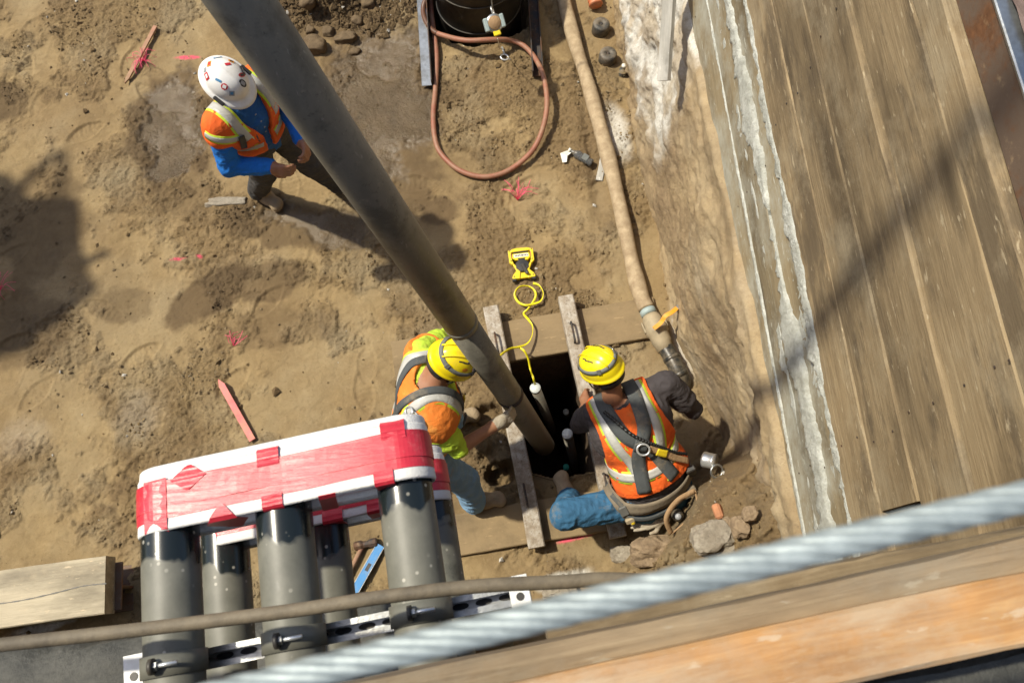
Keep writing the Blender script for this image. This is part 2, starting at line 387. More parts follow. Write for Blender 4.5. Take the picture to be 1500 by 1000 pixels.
def conduit():
    s = N('muddy_black_conduit'); v = s.map(); sp = s.n.new('ShaderNodeSeparateXYZ'); s.l.new(v, sp.inputs[0])
    v2 = s.map((1, 1, 1), rnd=True); n = s.noise(v2, 7, 3, .55, .6); n2 = s.noise(v2, 60, 5, .7)
    edge = s.math('ADD', sp.outputs[0], s.math('MULTIPLY', s.math('SUBTRACT', n, .5), .22))
    film = s.ramp(edge, [(.50, 0.), (.512, 1.)])     # mapped below to -x = dirty, +x clean
    film = s.ramp(s.math('ADD', s.math('MULTIPLY', edge, -1.), .395), [(.492, 0.), (.504, 1.)])
    film = s.math('MULTIPLY', film, s.ramp(s.noise(v2, 6.5, 9, .75), [(.30, .55), (.40, 1.)]))
    c = s.mix(film, (.012, .017, .018), s.ramp(s.noise(v2, 16, 6, .65), [(.3, (.125, .124, .100)), (.7, (.185, .181, .148))]))
    dots = s.vor(v2, 42); big = s.noise(v2, 11, 2, .5)
    dm = s.math('MULTIPLY', s.ramp(dots, [(.12, 1.), (.20, 0.)]), s.ramp(big, [(.44, 0.), (.56, .85)]))
    c = s.mix(dm, c, (.42, .40, .34))
    rg = s.math('ADD', .22, s.math('MULTIPLY', film, .30))
    return s.set(c, rg, 0, s.bump(n2, .08, .002))
M['conduit'] = conduit()
M['foam'] = simple('white_packing_foam', (.80, .79, .75), .75, .08, 30, .5, 220)
def redtape():
    s = N('red_duct_tape'); v = s.map(); w = s.noise(s.map((18, 190, 190)), 1, 3, .5); n = s.noise(v, 16, 5, .6)
    c = s.ramp(n, [(.3, (.50, .020, .038)), (.7, (.63, .040, .065))]); c = s.mix(s.ramp(s.noise(v, 30, 7, .75), [(.55, 0.), (.75, .35)]), c, (.62, .30, .26))
    cre = s.noise(s.map((5, 70, 70), rot=(0, 0, -.2)), 1.6, 6, .65, .8); nb = s.bump(cre, .35, .003); nb = s.bump(w, .22, .0010, nb)
    return s.set(c, s.math('ADD', .26, s.math('MULTIPLY', n, .16)), 0, nb)
M['tape'] = redtape()
M['galv'] = simple('galvanised_steel', (.48, .50, .50), .32, .25, 30, .15, 120, metal=.85, dirt=(.18, .16, .12), dirtamt=.3)
M['bright'] = simple('bright_zinc', (.80, .82, .82), .30, .1, 20, .05, metal=.7)
M['whitesteel'] = simple('white_painted_steel', (.80, .81, .80), .35, .1, 30, .1, dirt=(.4, .36, .28), dirtamt=.15)
M['blackrub'] = simple('black_rubber', (.018, .018, .018), .45, .3, 20, .15)
M['darkplate'] = simple('dark_steel_plate', (.035, .035, .033), .55, .3, 10, .2)
M['cable'] = simple('brown_old_hose', (.12, .098, .068), .7, .35, 26, .4, 80, dirt=(.22, .18, .12), dirtamt=.45)
def ropem():
    s = N('galvanised_wire_rope'); v = s.map((1, 1, 1)); n = s.noise(v, 60, 5, .6)
    c = s.ramp(n, [(.3, (.22, .26, .27)), (.7, (.41, .465, .465))]); return s.set(c, .5, .3, s.bump(s.noise(v, 900, 3, .6), .4, .0006))
M['rope'] = ropem()
M['hose'] = simple('red_rubber_hose', (.30, .105, .065), .55, .25, 14, .2, 90, dirt=(.33, .21, .13), dirtamt=.5)
M['hosedk'] = simple('brown_hose_end', (.13, .06, .035), .45, .25, 14, .2)
M['tanhose'] = simple('mud_coated_hose', (.46, .36, .23), .85, .22, 10, .5, 60, dirt=(.25, .175, .10), dirtamt=.55, dscale=16)
M['camlock'] = simple('muddy_aluminium', (.36, .30, .20), .7, .25, 18, .35, 70, metal=.1, dirt=(.42, .34, .22), dirtamt=.5)
M['bluegrey'] = simple('blue_grey_band', (.34, .42, .42), .6, .2, 20, .2)
M['blackpipe'] = simple('black_plastic_pipe', (.022, .025, .026), .32, .3, 10, .15, dirt=(.22, .18, .125), dirtamt=.42, dscale=22)
M['orange'] = simple('orange_handle', (.85, .36, .02), .45, .1, 20, .05, dirt=(.45, .3, .15), dirtamt=.2)
M['yellow'] = simple('yellow_plastic', (.85, .64, .02), .35, .08, 20, .05, dirt=(.5, .36, .1), dirtamt=.12)
M['ytape'] = simple('yellow_tape_ribbon', (.80, .70, .02), .4, .1, 80, 0)
M['black'] = simple('black_plastic', (.020, .020, .022), .5, .2, 20, .1, dirt=(.12, .1, .07), dirtamt=.25)
M['white'] = simple('white_label', (.75, .74, .66), .5, .15, 160, 0)
M['grey'] = simple('grey_plastic', (.12, .12, .11), .55, .25, 20, .1)
M['blue'] = simple('blue_level', (.02, .22, .55), .4, .12, 20, .1, dirt=(.3, .3, .25), dirtamt=.15)
M['ppipe'] = simple('muddy_grey_pipe', (.26, .25, .215), .5, .3, 12, .25, dirt=(.24, .18, .11), dirtamt=.5)
M['foamcap'] = simple('taped_pipe_cap', (.62, .66, .64), .35, .25, 60, .6, 80)
M['teal'] = simple('teal_cap', (.10, .62, .48), .5, .1, 20, 0)
M['corr'] = simple('orange_corrugated', (.62, .16, .06), .5, .15, 20, .1, dirt=(.45, .3, .18), dirtamt=.3)
M['can'] = simple('black_rubber_plug', (.045, .046, .044), .6, .3, 20, .25, dirt=(.30, .24, .17), dirtamt=.45)
M['casing'] = simple('black_steel_casing', (.016, .016, .015), .5, .4, 8, .3, dirt=(.09, .07, .045), dirtamt=.4, dscale=5)
M['weathwood'] = wood_mat('white_weathered_board', (.38, .36, .31), (.50, .48, .43), (.62, .60, .55), 1.0, (.6, .58, .53), .4)
def glass():
    s = N('clear_plastic'); s.set((.93, .95, .95), .12, 0); s.b.inputs['Transmission Weight'].default_value = .9; s.b.inputs['IOR'].default_value = 1.3; return s.m
M['glass'] = glass()
M['gradelip'] = concrete('reddish_mud_road', (.115, .072, .052), (.26, .185, .145), 3.2, .75)
# people
M['skin'] = simple('skin', (.34, .155, .085), .55, .15, 30, .1, dirt=(.30, .19, .11), dirtamt=.2)
M['hair'] = simple('dark_hair', (.02, .014, .01), .6, .2, 40, .3)
def cloth(name, col, var=.22, bump=.35, bs=18, rough=.85, dirt=None, da=.3):
    s = N(name); v = s.map(); n = s.noise(v, 9, 6, .6, .6); w = s.noise(s.map((1, 1, 1)), bs, 4, .55, 1.2)
    c = s.ramp(n, [(.25, tuple(k*(1-var) for k in col)), (.75, tuple(min(1, k*(1+var*.5)) for k in col))])
    if dirt is not None: c = s.mix(s.ramp(s.noise(v, 7, 8, .7), [(.62-.25*da, 0.), (.75-.15*da, .75)]), c, dirt)
    nb = s.bump(w, bump, .02); nb = s.bump(s.noise(v, 420, 2, .5), .2, .001, nb); return s.set(c, rough, 0, nb)
M['vest'] = cloth('orange_vest', (.86, .135, .014), .18, .5, dirt=(.55, .17, .04), da=.3)
M['vest2'] = cloth('faded_orange_vest', (.82, .225, .028), .2, .4, dirt=(.70, .42, .10), da=.35)
M['lime'] = cloth('lime_trim', (.62, .80, .06), .1, .2)
M['refl'] = cloth('silver_reflective', (.50, .50, .47), .12, .25, rough=.4)
M['bluesh'] = cloth('blue_shirt', (.010, .175, .62), .15, .5)
M['navysh'] = cloth('navy_shirt', (.012, .10, .33), .15, .4)
M['greytee'] = cloth('charcoal_tee', (.055, .047, .050), .2, .4)
M['limetee'] = cloth('lime_tee', (.50, .70, .05), .12, .4, dirt=(.42, .36, .08), da=.25)
M['jeansl'] = cloth('light_jeans', (.22, .38, .58), .25, .5, dirt=(.36, .31, .23), da=.12)
M['jeansd'] = cloth('blue_jeans', (.035, .135, .26), .28, .5, dirt=(.25, .22, .16), da=.3)
M['blackp'] = cloth('black_work_pants', (.060, .058, .058), .25, .5, dirt=(.10, .09, .075), da=.3)
M['boot'] = cloth('muddy_boot', (.34, .26, .165), .25, .3, 30, dirt=(.42, .33, .22), da=.6)
M['sole'] = simple('boot_sole', (.10, .07, .045), .9, .3, 20, .3, dirt=(.34, .25, .15), dirtamt=.6)
M['glove'] = cloth('muddy_glove', (.40, .35, .27), .25, .5, dirt=(.28, .2, .12), da=.5)
M['strap'] = cloth('grey_webbing', (.075, .083, .086), .2, .2, 60, dirt=(.27, .22, .15), da=.35)
M['belt'] = cloth('dusty_belt', (.20, .165, .12), .25, .2, 40, dirt=(.30, .24, .16), da=.4)
M['leather'] = cloth('tan_pouch', (.36, .23, .12), .25, .3, 30)
M['hatw'] = simple('white_hard_hat', (.84, .83, .80), .28, .05, 10, .03, dirt=(.55, .48, .36), dirtamt=.10)
M['haty'] = simple('yellow_helmet', (.90, .72, .01), .28, .06, 10, .03, dirt=(.6, .45, .1), dirtamt=.12)
M['hatband'] = simple('grey_elastic_strap', (.17, .18, .17), .8, .25, 60, .2)
for nm, c in (('st_red', (.55, .03, .04)), ('st_org', (.75, .30, .03)), ('st_blk', (.03, .03, .035)), ('st_gry', (.35, .36, .38)), ('st_blu', (.08, .25, .45)), ('st_wht', (.8, .8, .78))):
    M[nm] = simple(nm, c, .4, .2, 90, 0)

# ================================================================== THE SETTING
# ------------------------------------------------------------------ pit floor and surrounding grade: one sheet
HOLE = np.array([P(742, 533, 0)[:2], P(842, 512, 0)[:2], P(868, 600, 0)[:2], P(872, 690, 0)[:2], P(815, 702, 0)[:2], P(778, 692, 0)[:2], P(752, 610, 0)[:2]])
def inpoly(x, y, poly):
    r = np.zeros(x.shape, bool); n = len(poly)
    for i in range(n):
        (x0, y0), (x1, y1) = poly[i], poly[(i+1) % n]
        c = ((y0 > y) != (y1 > y)) & (x < (x1-x0)*(y-y0)/(y1-y0+1e-12)+x0); r ^= c
    return r
def ell(x, y, px, py, a, b, ang=0, soft=.35, nz=.35, seed=0):
    """soft noisy ellipse; centre and radii given as on the surveyed floor (px at 1/225 m)"""
    c = P(px, py, 0); dx, dy = x-c[0], y-c[1]; t = R(ang); u = (dx*math.cos(t)+dy*math.sin(t))/(a/222.); v = (-dx*math.sin(t)+dy*math.cos(t))/(b/222.)
    r = np.sqrt(u*u+v*v)+nz*fbm(x*5.5, y*5.5, 5, 40+seed, .62)
    return 1-sstep(1-soft, 1, r)
DRUM = V(-.06, 4.60, 0)
def rough_patch(x, y): return sstep(-.10, .14, fbm(x*1.9+4, y*1.9, 6, 21, .62))
def floor_h(x, y, fine=True):
    h = .030*fbm(x*.9, y*.9, 3, 3)+.012*fbm(x*3.1, y*3.1, 3, 11)
    if fine:
        # broken clods between trodden, smoother patches
        patch = rough_patch(x, y)
        b1 = np.abs(fbm(x*9, y*9, 4, 31, .62)); b2 = np.abs(fbm(x*24, y*24, 3, 35, .65)); b3 = np.abs(vn(x*47, y*47, 39))
        h = h+patch*(.012*b1+.011*b2+.006*b3-.008)+(1-patch)*(.001*b2)+.006*fbm(x*1.9, y*4.5, 4, 55)+.004*fbm(x*5, y*5, 4, 51)
        ck = np.exp(-(fbm(x*5.5, y*5.5, 5, 57, .62)/.030)**2)*sstep(.1, .5, patch)*sstep(-.1, .3, fbm(x*2.6, y*2.6, 3, 59)); h = h-.016*ck
        # worn scarps: terraces where soil has flaked off
        t = fbm(x*2.2-8, y*2.2+3, 6, 61, .6)*3.4; fr = t-np.floor(t); h = h+.011*sstep(.0, .05, fr)*(1-sstep(.25, 1., fr))*(.3+.7*patch)
        t = fbm(x*5.2+2, y*5.2-6, 5, 66, .6)*2.6; fr = t-np.floor(t); h = h+.005*sstep(.0, .07, fr)*(1-sstep(.2, 1., fr))*patch
    return h
def wetmask(x, y):
    w = ell(x, y, 252, 185, 58, 115, 4, .26, .42, 1)
    w = np.maximum(w, ell(x, y, 560, 140, 100, 155, 10, .38, .5, 2)); w = np.maximum(w, ell(x, y, 470, 330, 110, 32, -18, .3, .8, 3)*.8)
    w = np.maximum(w, ell(x, y, 530, 250, 60, 45, 0, .3, .6, 5))
    return w
def floor_full(x, y):
    h = floor_h(x, y)
    # footprints
    rs = np.random.RandomState(5)
    for k in range(80):
        cx, cy, a = rs.uniform(-3.9, .9), rs.uniform(.2, 4.9), rs.uniform(0, 6.28); sdp = rs.uniform(.35, 1)
        m = (np.abs(x-cx) < .3) & (np.abs(y-cy) < .3)
        dx, dy = x[m]-cx, y[m]-cy; u = (dx*math.cos(a)+dy*math.sin(a))/.155; v = (-dx*math.sin(a)+dy*math.cos(a))/(.055+.012*np.cos(u*2.2))
        r = np.sqrt(u*u+v*v); tread = .002*np.sign(np.sin(u*26+3*np.abs(v)))*(r < .9)
        h[m] += -.014*sdp*(1-sstep(.86, 1.0, r))+.006*sdp*np.exp(-((r-1.14)/.10)**2)+tread*sdp
    w = wetmask(x, y); flat = floor_h(x, y, False)*.4-.022+.006*fbm(x*9, y*9, 5, 71, .62)+.012*np.clip(fbm(x*17, y*17, 4, 75, .6)-.18, 0, 1)
    h = h*(1-w)+flat*w
    # spoil heap at the far side, left of the casing
    c = P(500, -35, 0); r = np.sqrt(((x-c[0])/.62)**2+((y-c[1])/.42)**2)+.28*fbm(x*4, y*4, 4, 81)
    h = h+sstep(1.05, .2, r)*.26+sstep(1.1, .9, r)*(.05*np.abs(fbm(x*13, y*13, 3, 83, .6)))
    # casing pit
    r = np.hypot(x-DRUM[0], y-DRUM[1])+.05*fbm(x*6, y*6, 3, 88); h = h-.55*sstep(.43, .36, r)
    # digs around the hole
    for px, py, a, b, dz in ((715, 610, 30, 22, -.10), (735, 695, 28, 22, -.15), (700, 655, 24, 20, .05), (905, 745, 40, 20, -.08), (880, 480, 40, 14, -.02)):
        h = h+dz*ell(x, y, px, py, a, b, 10, .4, .35, int(px) % 17)
    # long groove beside the discharge hose and sill strip
    c0, c1 = P(855, 130, 0), P(880, 330, 0); u = nrm((c1-c0)[:2]); n_ = V(-u[1], u[0]); dd = (x-c0[0])*n_[0]+(y-c0[1])*n_[1]
    al = (x-c0[0])*u[0]+(y-c0[1])*u[1]; h = h-.03*np.exp(-((dd)/.05)**2)*sstep(-1, -.5, al)*(1-sstep(1.0, 1.3, al))
    # bank corner at the near right: soil rising to the lagging
    A = V(1.16, .80); B = V(.52, .24); ab = B-A; L = np.hypot(*ab); nn = V(-ab[1], ab[0])/L      # normal towards +x,-y
    if nn[0] < 0: nn = -nn
    q = (x-A[0])*nn[0]+(y-A[1])*nn[1]+.055*fbm(x*5, y*5, 4, 91)+.02*fbm(x*16, y*16, 3, 95)
    al = np.clip(((x-A[0])*ab[0]+(y-A[1])*ab[1])/L/L, 0, 1.6); top = 1.62-.98*np.clip(al, 0, 1.1)
    heap = top*(.62*sstep(0, .16, q)+.38*sstep(.1, .5, q))*sstep(1.5, .75, al)+sstep(.03, .15, q)*sstep(1.5, .75, al)*(.13*np.abs(fbm(x*7, y*7, 5, 97, .62))+.05*np.abs(fbm(x*21, y*21, 3, 98, .6))+.06*fbm(x*3.3, y*3.3, 3, 99))
    h = h+heap*(x < 1.8)
    # rise beneath the near deck, and the far sides of the pit
    yl = -.22+0*x
    h = h+3.55*sstep(yl, yl-.28, y)
    h = np.where(x > 1.46, np.maximum(h, 3.66*sstep(1.46, 1.56, x)), h)
    edge = np.maximum(np.maximum(-x-7.5, y-8.5), 0); h = h+3.6*sstep(0, 2.2, edge)
    return h
def fill(a, b, n): return np.linspace(a, b, n, endpoint=False)
xs = np.concatenate([[-120, -60, -30, -18], fill(-12, -7, 14), fill(-7, -4.2, 40), fill(-4.2, 1.3, 600), fill(1.3, 1.6, 16), fill(1.6, 4, 10), [4, 8, 16, 40, 120]])
ys = np.concatenate([[-120, -50, -20, -8, -4], fill(-2, -.6, 8), fill(-.6, 5.1, 620), fill(5.1, 8, 45), fill(8, 12, 16), [12, 18, 30, 60, 120]])
GX, GY = np.meshgrid(xs, ys, indexing='ij'); GZ = floor_full(GX, GY)
nx, ny = GX.shape; ii = np.arange(nx*ny).reshape(nx, ny)
q = np.stack([ii[:-1, :-1], ii[1:, :-1], ii[1:, 1:], ii[:-1, 1:]], -1).reshape(-1, 4)
cx = GX.ravel()[q].mean(1); cy = GY.ravel()[q].mean(1); keep = ~inpoly(cx, cy, HOLE); q = q[keep]
gm = bpy.data.meshes.new('ground'); gv = np.stack([GX, GY, GZ], -1).reshape(-1, 3)
gm.vertices.add(len(gv)); gm.vertices.foreach_set('co', gv.ravel().astype(np.float32))
gm.loops.add(q.size); gm.loops.foreach_set('vertex_index', q.ravel().astype(np.int32))
gm.polygons.add(len(q)); gm.polygons.foreach_set('loop_start', (np.arange(len(q))*4).astype(np.int32)); gm.polygons.foreach_set('loop_total', np.full(len(q), 4, np.int32))
gm.polygons.foreach_set('use_smooth', np.ones(len(q), bool)); gm.materials.append(M['soil']); gm.update(); gm.validate()
fx, fy = GX.ravel(), GY.ravel()
wet = wetmask(fx, fy)
damp_shade = np.zeros_like(fx)
DAMP_SHADES = ((305, 430, 85, 42, 25, 1.), (400, 410, 75, 36, 10, .85), (645, 310, 36, 32, 0, 1.), (600, 285, 40, 45, 0, .9), (560, 160, 140, 200, 0, .9), (250, 190, 80, 140, 0, 1.), (480, 15, 135, 85, 0, .85), (430, 330, 130, 50, -15, .9),  # damp soil, plus a round cast shadow painted in as dark soil
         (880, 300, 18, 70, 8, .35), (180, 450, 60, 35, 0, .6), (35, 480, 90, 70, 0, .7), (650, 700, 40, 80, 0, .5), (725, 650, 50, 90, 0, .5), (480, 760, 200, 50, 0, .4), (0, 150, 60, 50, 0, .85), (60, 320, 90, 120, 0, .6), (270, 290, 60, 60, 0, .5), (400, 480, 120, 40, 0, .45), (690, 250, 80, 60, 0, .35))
for k, (px, py, a, b, an, s_) in enumerate(DAMP_SHADES):
    damp_shade = np.maximum(damp_shade, s_*ell(fx, fy, px, py, a, b, an, .3, .4, k+20))
powder = np.maximum.reduce([ell(fx, fy, 905, 190, 26, 75, 8, .8, .5, 3)*.75, ell(fx, fy, 985, 150, 45, 80, 0, .6, .4, 4), ell(fx, fy, 1000, 500, 16, 70, 8, .6, .4, 6)*.5,
                           ell(fx, fy, 830, 850, 50, 16, 10, .6, .5, 7), ell(fx, fy, 1010, 760, 70, 9, 35, .6, .5, 8)*.0, ell(fx, fy, 70, 915, 60, 9, 10, .5, .5, 9),
                           ell(fx, fy, 205, 610, 60, 50, 0, .9, .5, 12)*.13, ell(fx, fy, 30, 640, 60, 50, 0, .9, .5, 13)*.13])
pink = np.maximum.reduce([ell(fx, fy, 275, 85, 26, 5, -4, .5, .5, 1), ell(fx, fy, 262, 379, 20, 4, 5, .5, .5, 2), ell(fx, fy, 293, 376, 7, 4, -30, .5, .4, 3), ell(fx, fy, 845, 787, 32, 4, 10, .5, .4, 4)])
for nme, arr in (('wet', wet), ('damp_shade', damp_shade), ('powder', powder), ('pink', pink), ('patch', np.maximum(rough_patch(fx, fy), sstep(.15, .5, gv[:, 2])))):
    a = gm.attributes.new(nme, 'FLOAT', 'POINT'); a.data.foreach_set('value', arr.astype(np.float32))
ground = link(bpy.data.objects.new('ground', gm)); props(ground, kind='structure')
def GH(x, y):
    i = int(np.clip(np.searchsorted(xs, x)-1, 0, len(xs)-2)); j = int(np.clip(np.searchsorted(ys, y)-1, 0, len(ys)-2))
    a = (x-xs[i])/(xs[i+1]-xs[i]); b = (y-ys[j])/(ys[j+1]-ys[j])
    return float(GZ[i, j]*(1-a)*(1-b)+GZ[i+1, j]*a*(1-b)+GZ[i, j+1]*(1-a)*b+GZ[i+1, j+1]*a*b)
def G(px, py, dz=0.):
    p = P(px, py, 0)
    for _ in range(3): p = P(px, py, GH(p[0], p[1])+dz)
    return p
# shaft below the opening in the floor
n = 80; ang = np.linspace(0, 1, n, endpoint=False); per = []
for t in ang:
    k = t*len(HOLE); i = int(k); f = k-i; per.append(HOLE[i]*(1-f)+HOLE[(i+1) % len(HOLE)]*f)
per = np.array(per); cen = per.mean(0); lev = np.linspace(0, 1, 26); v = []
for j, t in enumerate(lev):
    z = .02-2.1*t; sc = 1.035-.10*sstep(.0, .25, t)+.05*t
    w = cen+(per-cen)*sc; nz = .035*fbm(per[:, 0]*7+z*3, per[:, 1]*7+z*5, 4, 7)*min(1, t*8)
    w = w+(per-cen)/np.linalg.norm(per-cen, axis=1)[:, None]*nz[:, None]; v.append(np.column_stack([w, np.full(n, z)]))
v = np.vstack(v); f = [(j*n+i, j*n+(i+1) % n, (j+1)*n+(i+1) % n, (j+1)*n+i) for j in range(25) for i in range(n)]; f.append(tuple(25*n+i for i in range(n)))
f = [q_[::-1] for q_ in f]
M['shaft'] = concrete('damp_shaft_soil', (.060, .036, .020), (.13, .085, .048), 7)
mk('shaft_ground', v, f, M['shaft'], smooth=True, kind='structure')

# ------------------------------------------------------------------ cut soil bank under the lagging
ny_, nz_ = 380, 120; yy = np.linspace(.05, 7.5, ny_); tt = np.linspace(0, 1, nz_); Y, T = np.meshgrid(yy, tt, indexing='ij')
top = 1.74-.11*Y; top = np.where(Y > 3.4, 1.366-.02*(Y-3.4), top)
toe = np.interp(Y, [0, .5, .95, 1.25, 1.65, 2.7, 3.3, 4.5, 7.5], [1.30, 1.30, 1.33, 1.27, 1.13, 1.05, 1.02, 1.02, 1.02])
Z = -.12+T*(top+.16+.05*fbm(Y*4, Y*0+3, 3, 2))
topx = 1.135
prof = np.where(T < .74, .30*T/.74, np.minimum(1, .30+.70*((T-.74)/.16)**1.3))
led = sstep(2.75, 3.2, Y)*(1-sstep(5, 6, Y))                    # ledge of loose spoil further on
prof2 = np.where(T < .28, .12*T/.28, np.where(T < .55, .12+.60*sstep(.28, .55, T), .72+.28*(T-.55)/.45))
prof = prof*(1-led)+prof2*led
X = toe+(topx-toe)*prof
rel = .045*fbm(Y*1.6, Z*2.2, 4, 5)+.030*fbm(Y*4, Z*6, 4, 9)+.022*np.abs(fbm(Y*11, Z*13, 4, 13, .62))+.007*fbm(Y*30, Z*32, 3, 14, .65)
scrape = .004*fbm(Y*2.2+Z*5, (Z-Y*.3)*22, 3, 17)
lump = sstep(.42, .62, T)*(1-sstep(.2, 1.7, Y))*.05*np.abs(fbm(Y*9, Z*9, 4, 19, .6))+led*.05*fbm(Y*7, Z*7, 4, 23, .6)
X = X-(rel+scrape+lump)*np.clip((1.02-T)/.12, 0, 1)
X = np.where(T > .93, np.minimum(X, 1.147), X); X = X+(1.20-X)*sstep(.965, 1., T)
v = np.stack([X, Y, Z], -1).reshape(-1, 3); ii = np.arange(ny_*nz_).reshape(ny_, nz_)
q = np.stack([ii[:-1, :-1], ii[:-1, 1:], ii[1:, 1:], ii[1:, :-1]], -1).reshape(-1, 4)
bank = mk('soil_bank', v, q[:, ::-1], M['bank'], smooth=True, kind='structure')
fy, fz, fT = Y.ravel(), Z.ravel(), T.ravel()
pw = sstep(2.55, 2.95, fy+.35*fbm(fy*4, fz*4, 4, 33))*(1-sstep(4.6, 5.2, fy))*sstep(-.1, .15, fz-.28+.3*fbm(fy*3, fz*3, 4, 35))*(.35+.6*sstep(-.25, .15, fbm(fy*6, fz*6, 4, 37)))
pw = np.maximum(pw, .08*sstep(.15, .4, fbm(fy*2.3, fz*7, 5, 39, .6))*(1-sstep(1.6, 2.4, fy)))
dm = np.maximum(.8*sstep(.5, .3, fT)*sstep(1.6, 1.0, fy), .25*sstep(.1, .45, fbm(fy*1.4, fz*2, 4, 41)))  # darker low in the niche, fainter damp patches elsewhere
for nme, arr in (('wet', 0*fy), ('damp_shade', dm), ('powder', pw), ('pink', 0*fy), ('patch', .25+.6*sstep(-.15, .25, fbm(fy*1.5, fz*2, 5, 44)))):
    a = bank.data.attributes.new(nme, 'FLOAT', 'POINT'); a.data.foreach_set('value', arr.astype(np.float32))

# loose crumbs: uncountable
import bmesh
bm = bmesh.new(); bmesh.ops.create_icosphere(bm, subdivisions=1, radius=1); iv = np.array([k.co[:] for k in bm.verts]); jf = np.array([[k.index for k in fc.verts] for fc in bm.faces]); bm.free()
rs = np.random.RandomState(3); c = P(500, -25, 0)
x_ = np.concatenate([rs.uniform(-4.05, 1.15, 120000), c[0]+.36*rs.randn(9000)]); y_ = np.concatenate([rs.uniform(-.15, 5.05, 120000), c[1]+.24*rs.randn(9000)])
sp = np.hypot((x_-c[0])/.80, (y_-c[1])/.52)+.25*fbm(x_*5, y_*5, 3, 29) < 1
dens = (.04+.96*sstep(.3, .95, rough_patch(x_, y_)))*sstep(-.02, .35, fbm(x_*4.5, y_*4.5, 5, 23, .65))*.9+.012
dens = np.where((x_ > .55) & (y_ < .75), .5, dens); dens = np.where(sp, 1., dens*(1-.93*wetmask(x_, y_))); hp_ = HOLE.mean(0)+(HOLE-HOLE.mean(0))*1.03
ok = (rs.rand(len(x_)) < dens) & ~inpoly(x_, y_, hp_); x_, y_, sp = x_[ok], y_[ok], sp[ok]; n = len(x_)
hz = floor_full(x_, y_); okh = hz < 1.75; x_, y_, sp, hz = x_[okh], y_[okh], sp[okh], hz[okh]; n = len(x_)
sz = .0026+.0120*rs.rand(n)**5+.02*(rs.rand(n) > .997); sz = np.where(sp, .005+.026*rs.rand(n)**5, sz)
ov = np.array([(1, 0, 0), (-1, 0, 0), (0, 1, 0), (0, -1, 0), (0, 0, 1), (0, 0, -.6)], float); of = np.array([(0, 2, 4), (2, 1, 4), (1, 3, 4), (3, 0, 4), (2, 0, 5), (1, 2, 5), (3, 1, 5), (0, 3, 5)])
an = rs.rand(n)*6.28; ca, sa = np.cos(an), np.sin(an); vv = ov[None]*(.65+.7*rs.rand(n, 6, 1))*sz[:, None, None]*np.stack([.8+.6*rs.rand(n), .8+.4*rs.rand(n), .6+.3*rs.rand(n)], 1)[:, None]+rs.randn(n, 6, 3)*sz[:, None, None]*.18
vv = np.stack([vv[..., 0]*ca[:, None]-vv[..., 1]*sa[:, None], vv[..., 0]*sa[:, None]+vv[..., 1]*ca[:, None], vv[..., 2]], -1)+np.stack([x_, y_, hz+sz*.3], -1)[:, None]
vv = vv.reshape(-1, 3); ff = (of[None]+6*np.arange(n)[:, None, None]).reshape(-1, 3)
cr = mk('soil_crumbs', vv, ff, M['soil'], smooth=False, label='loose dry soil crumbs scattered over the pit floor', cat='soil crumbs', kind='stuff')
cr.data.attributes.new('patch', 'FLOAT', 'POINT').data.foreach_set('value', np.ones(len(vv), np.float32))
cr.data.attributes.new('powder', 'FLOAT', 'POINT').data.foreach_set('value', np.repeat((rs.rand(n) > .985)*.9, 6).astype(np.float32))
dmp_shade = np.repeat(np.where(sp, .75, rs.rand(n)**4*.35), 6)
for k, (px, py, a_, b_, an_, s_) in enumerate(DAMP_SHADES): dmp_shade = np.maximum(dmp_shade, s_*ell(vv[:, 0], vv[:, 1], px, py, a_, b_, an_, .3, .4, k+20))
cr.data.attributes.new('damp_shade', 'FLOAT', 'POINT').data.foreach_set('value', dmp_shade.astype(np.float32))

# ------------------------------------------------------------------ timber lagging wall on the right
wall = thing('lagging_wall', (1.2, 2.5, 1.2), 'tall wall of horizontal timber lagging boards on the right side of the pit', 'retaining wall')
AY = np.array([[0, 0, 1], [1, 0, 0], [0, 1, 0]], float)          # local x -> world y, local y -> world z, local z -> world x
zs = [(1.40, 1.745), (1.75, 2.025), (2.035, 2.285), (2.29, 2.555), (2.56, 2.82), (2.825, 3.105), (3.11, 3.405), (3.41, 3.535)]
setb = [.004, .002, .010, -.014, -.006, -.018, -.006, -.012]
for k, ((a, b), s_) in enumerate(zip(zs, setb)):
    spans = [(-.3, 6.6)] if k != 4 else [(-.3, .205), (.215, 6.6)]
    for jx, (y0, y1) in enumerate(spans):
        extra = -.004+.016*jx if k == 4 else 0
        obox('plank', (1.205+s_-extra+.002*jx, (y0+y1)/2, (a+b)/2), (y1-y0, b-a-.004, .09), AY, M['lagm'] if k < 3 else M['lag'], wall, .006, .0035, max(3, int((y1-y0)*14)))
nv, nf = lathe([(.0038, .0), (.0038, .0018), (.0, .0025)], (0, 0, 0), (-1, 0, 0), 8); nail = meshdata('nail_head', nv, nf, M['rustdark'])
for pl in [o for o in wall.children if o.name.startswith('plank')]:
    zc_ = pl.location.z; xf = pl.location.x-.0465
    for yw in (-2.05, -.72, .55, 1.9):
        for dz_ in (-.07, .075):
            if abs(yw-pl.location.y) < pl.dimensions.x/2-.05 and pl.dimensions.x > 2: o = link(bpy.data.objects.new('nail_head', nail)); o.parent = wall; o.location = (xf, yw+.02*math.sin(zc_*37+dz_*90), zc_+dz_)
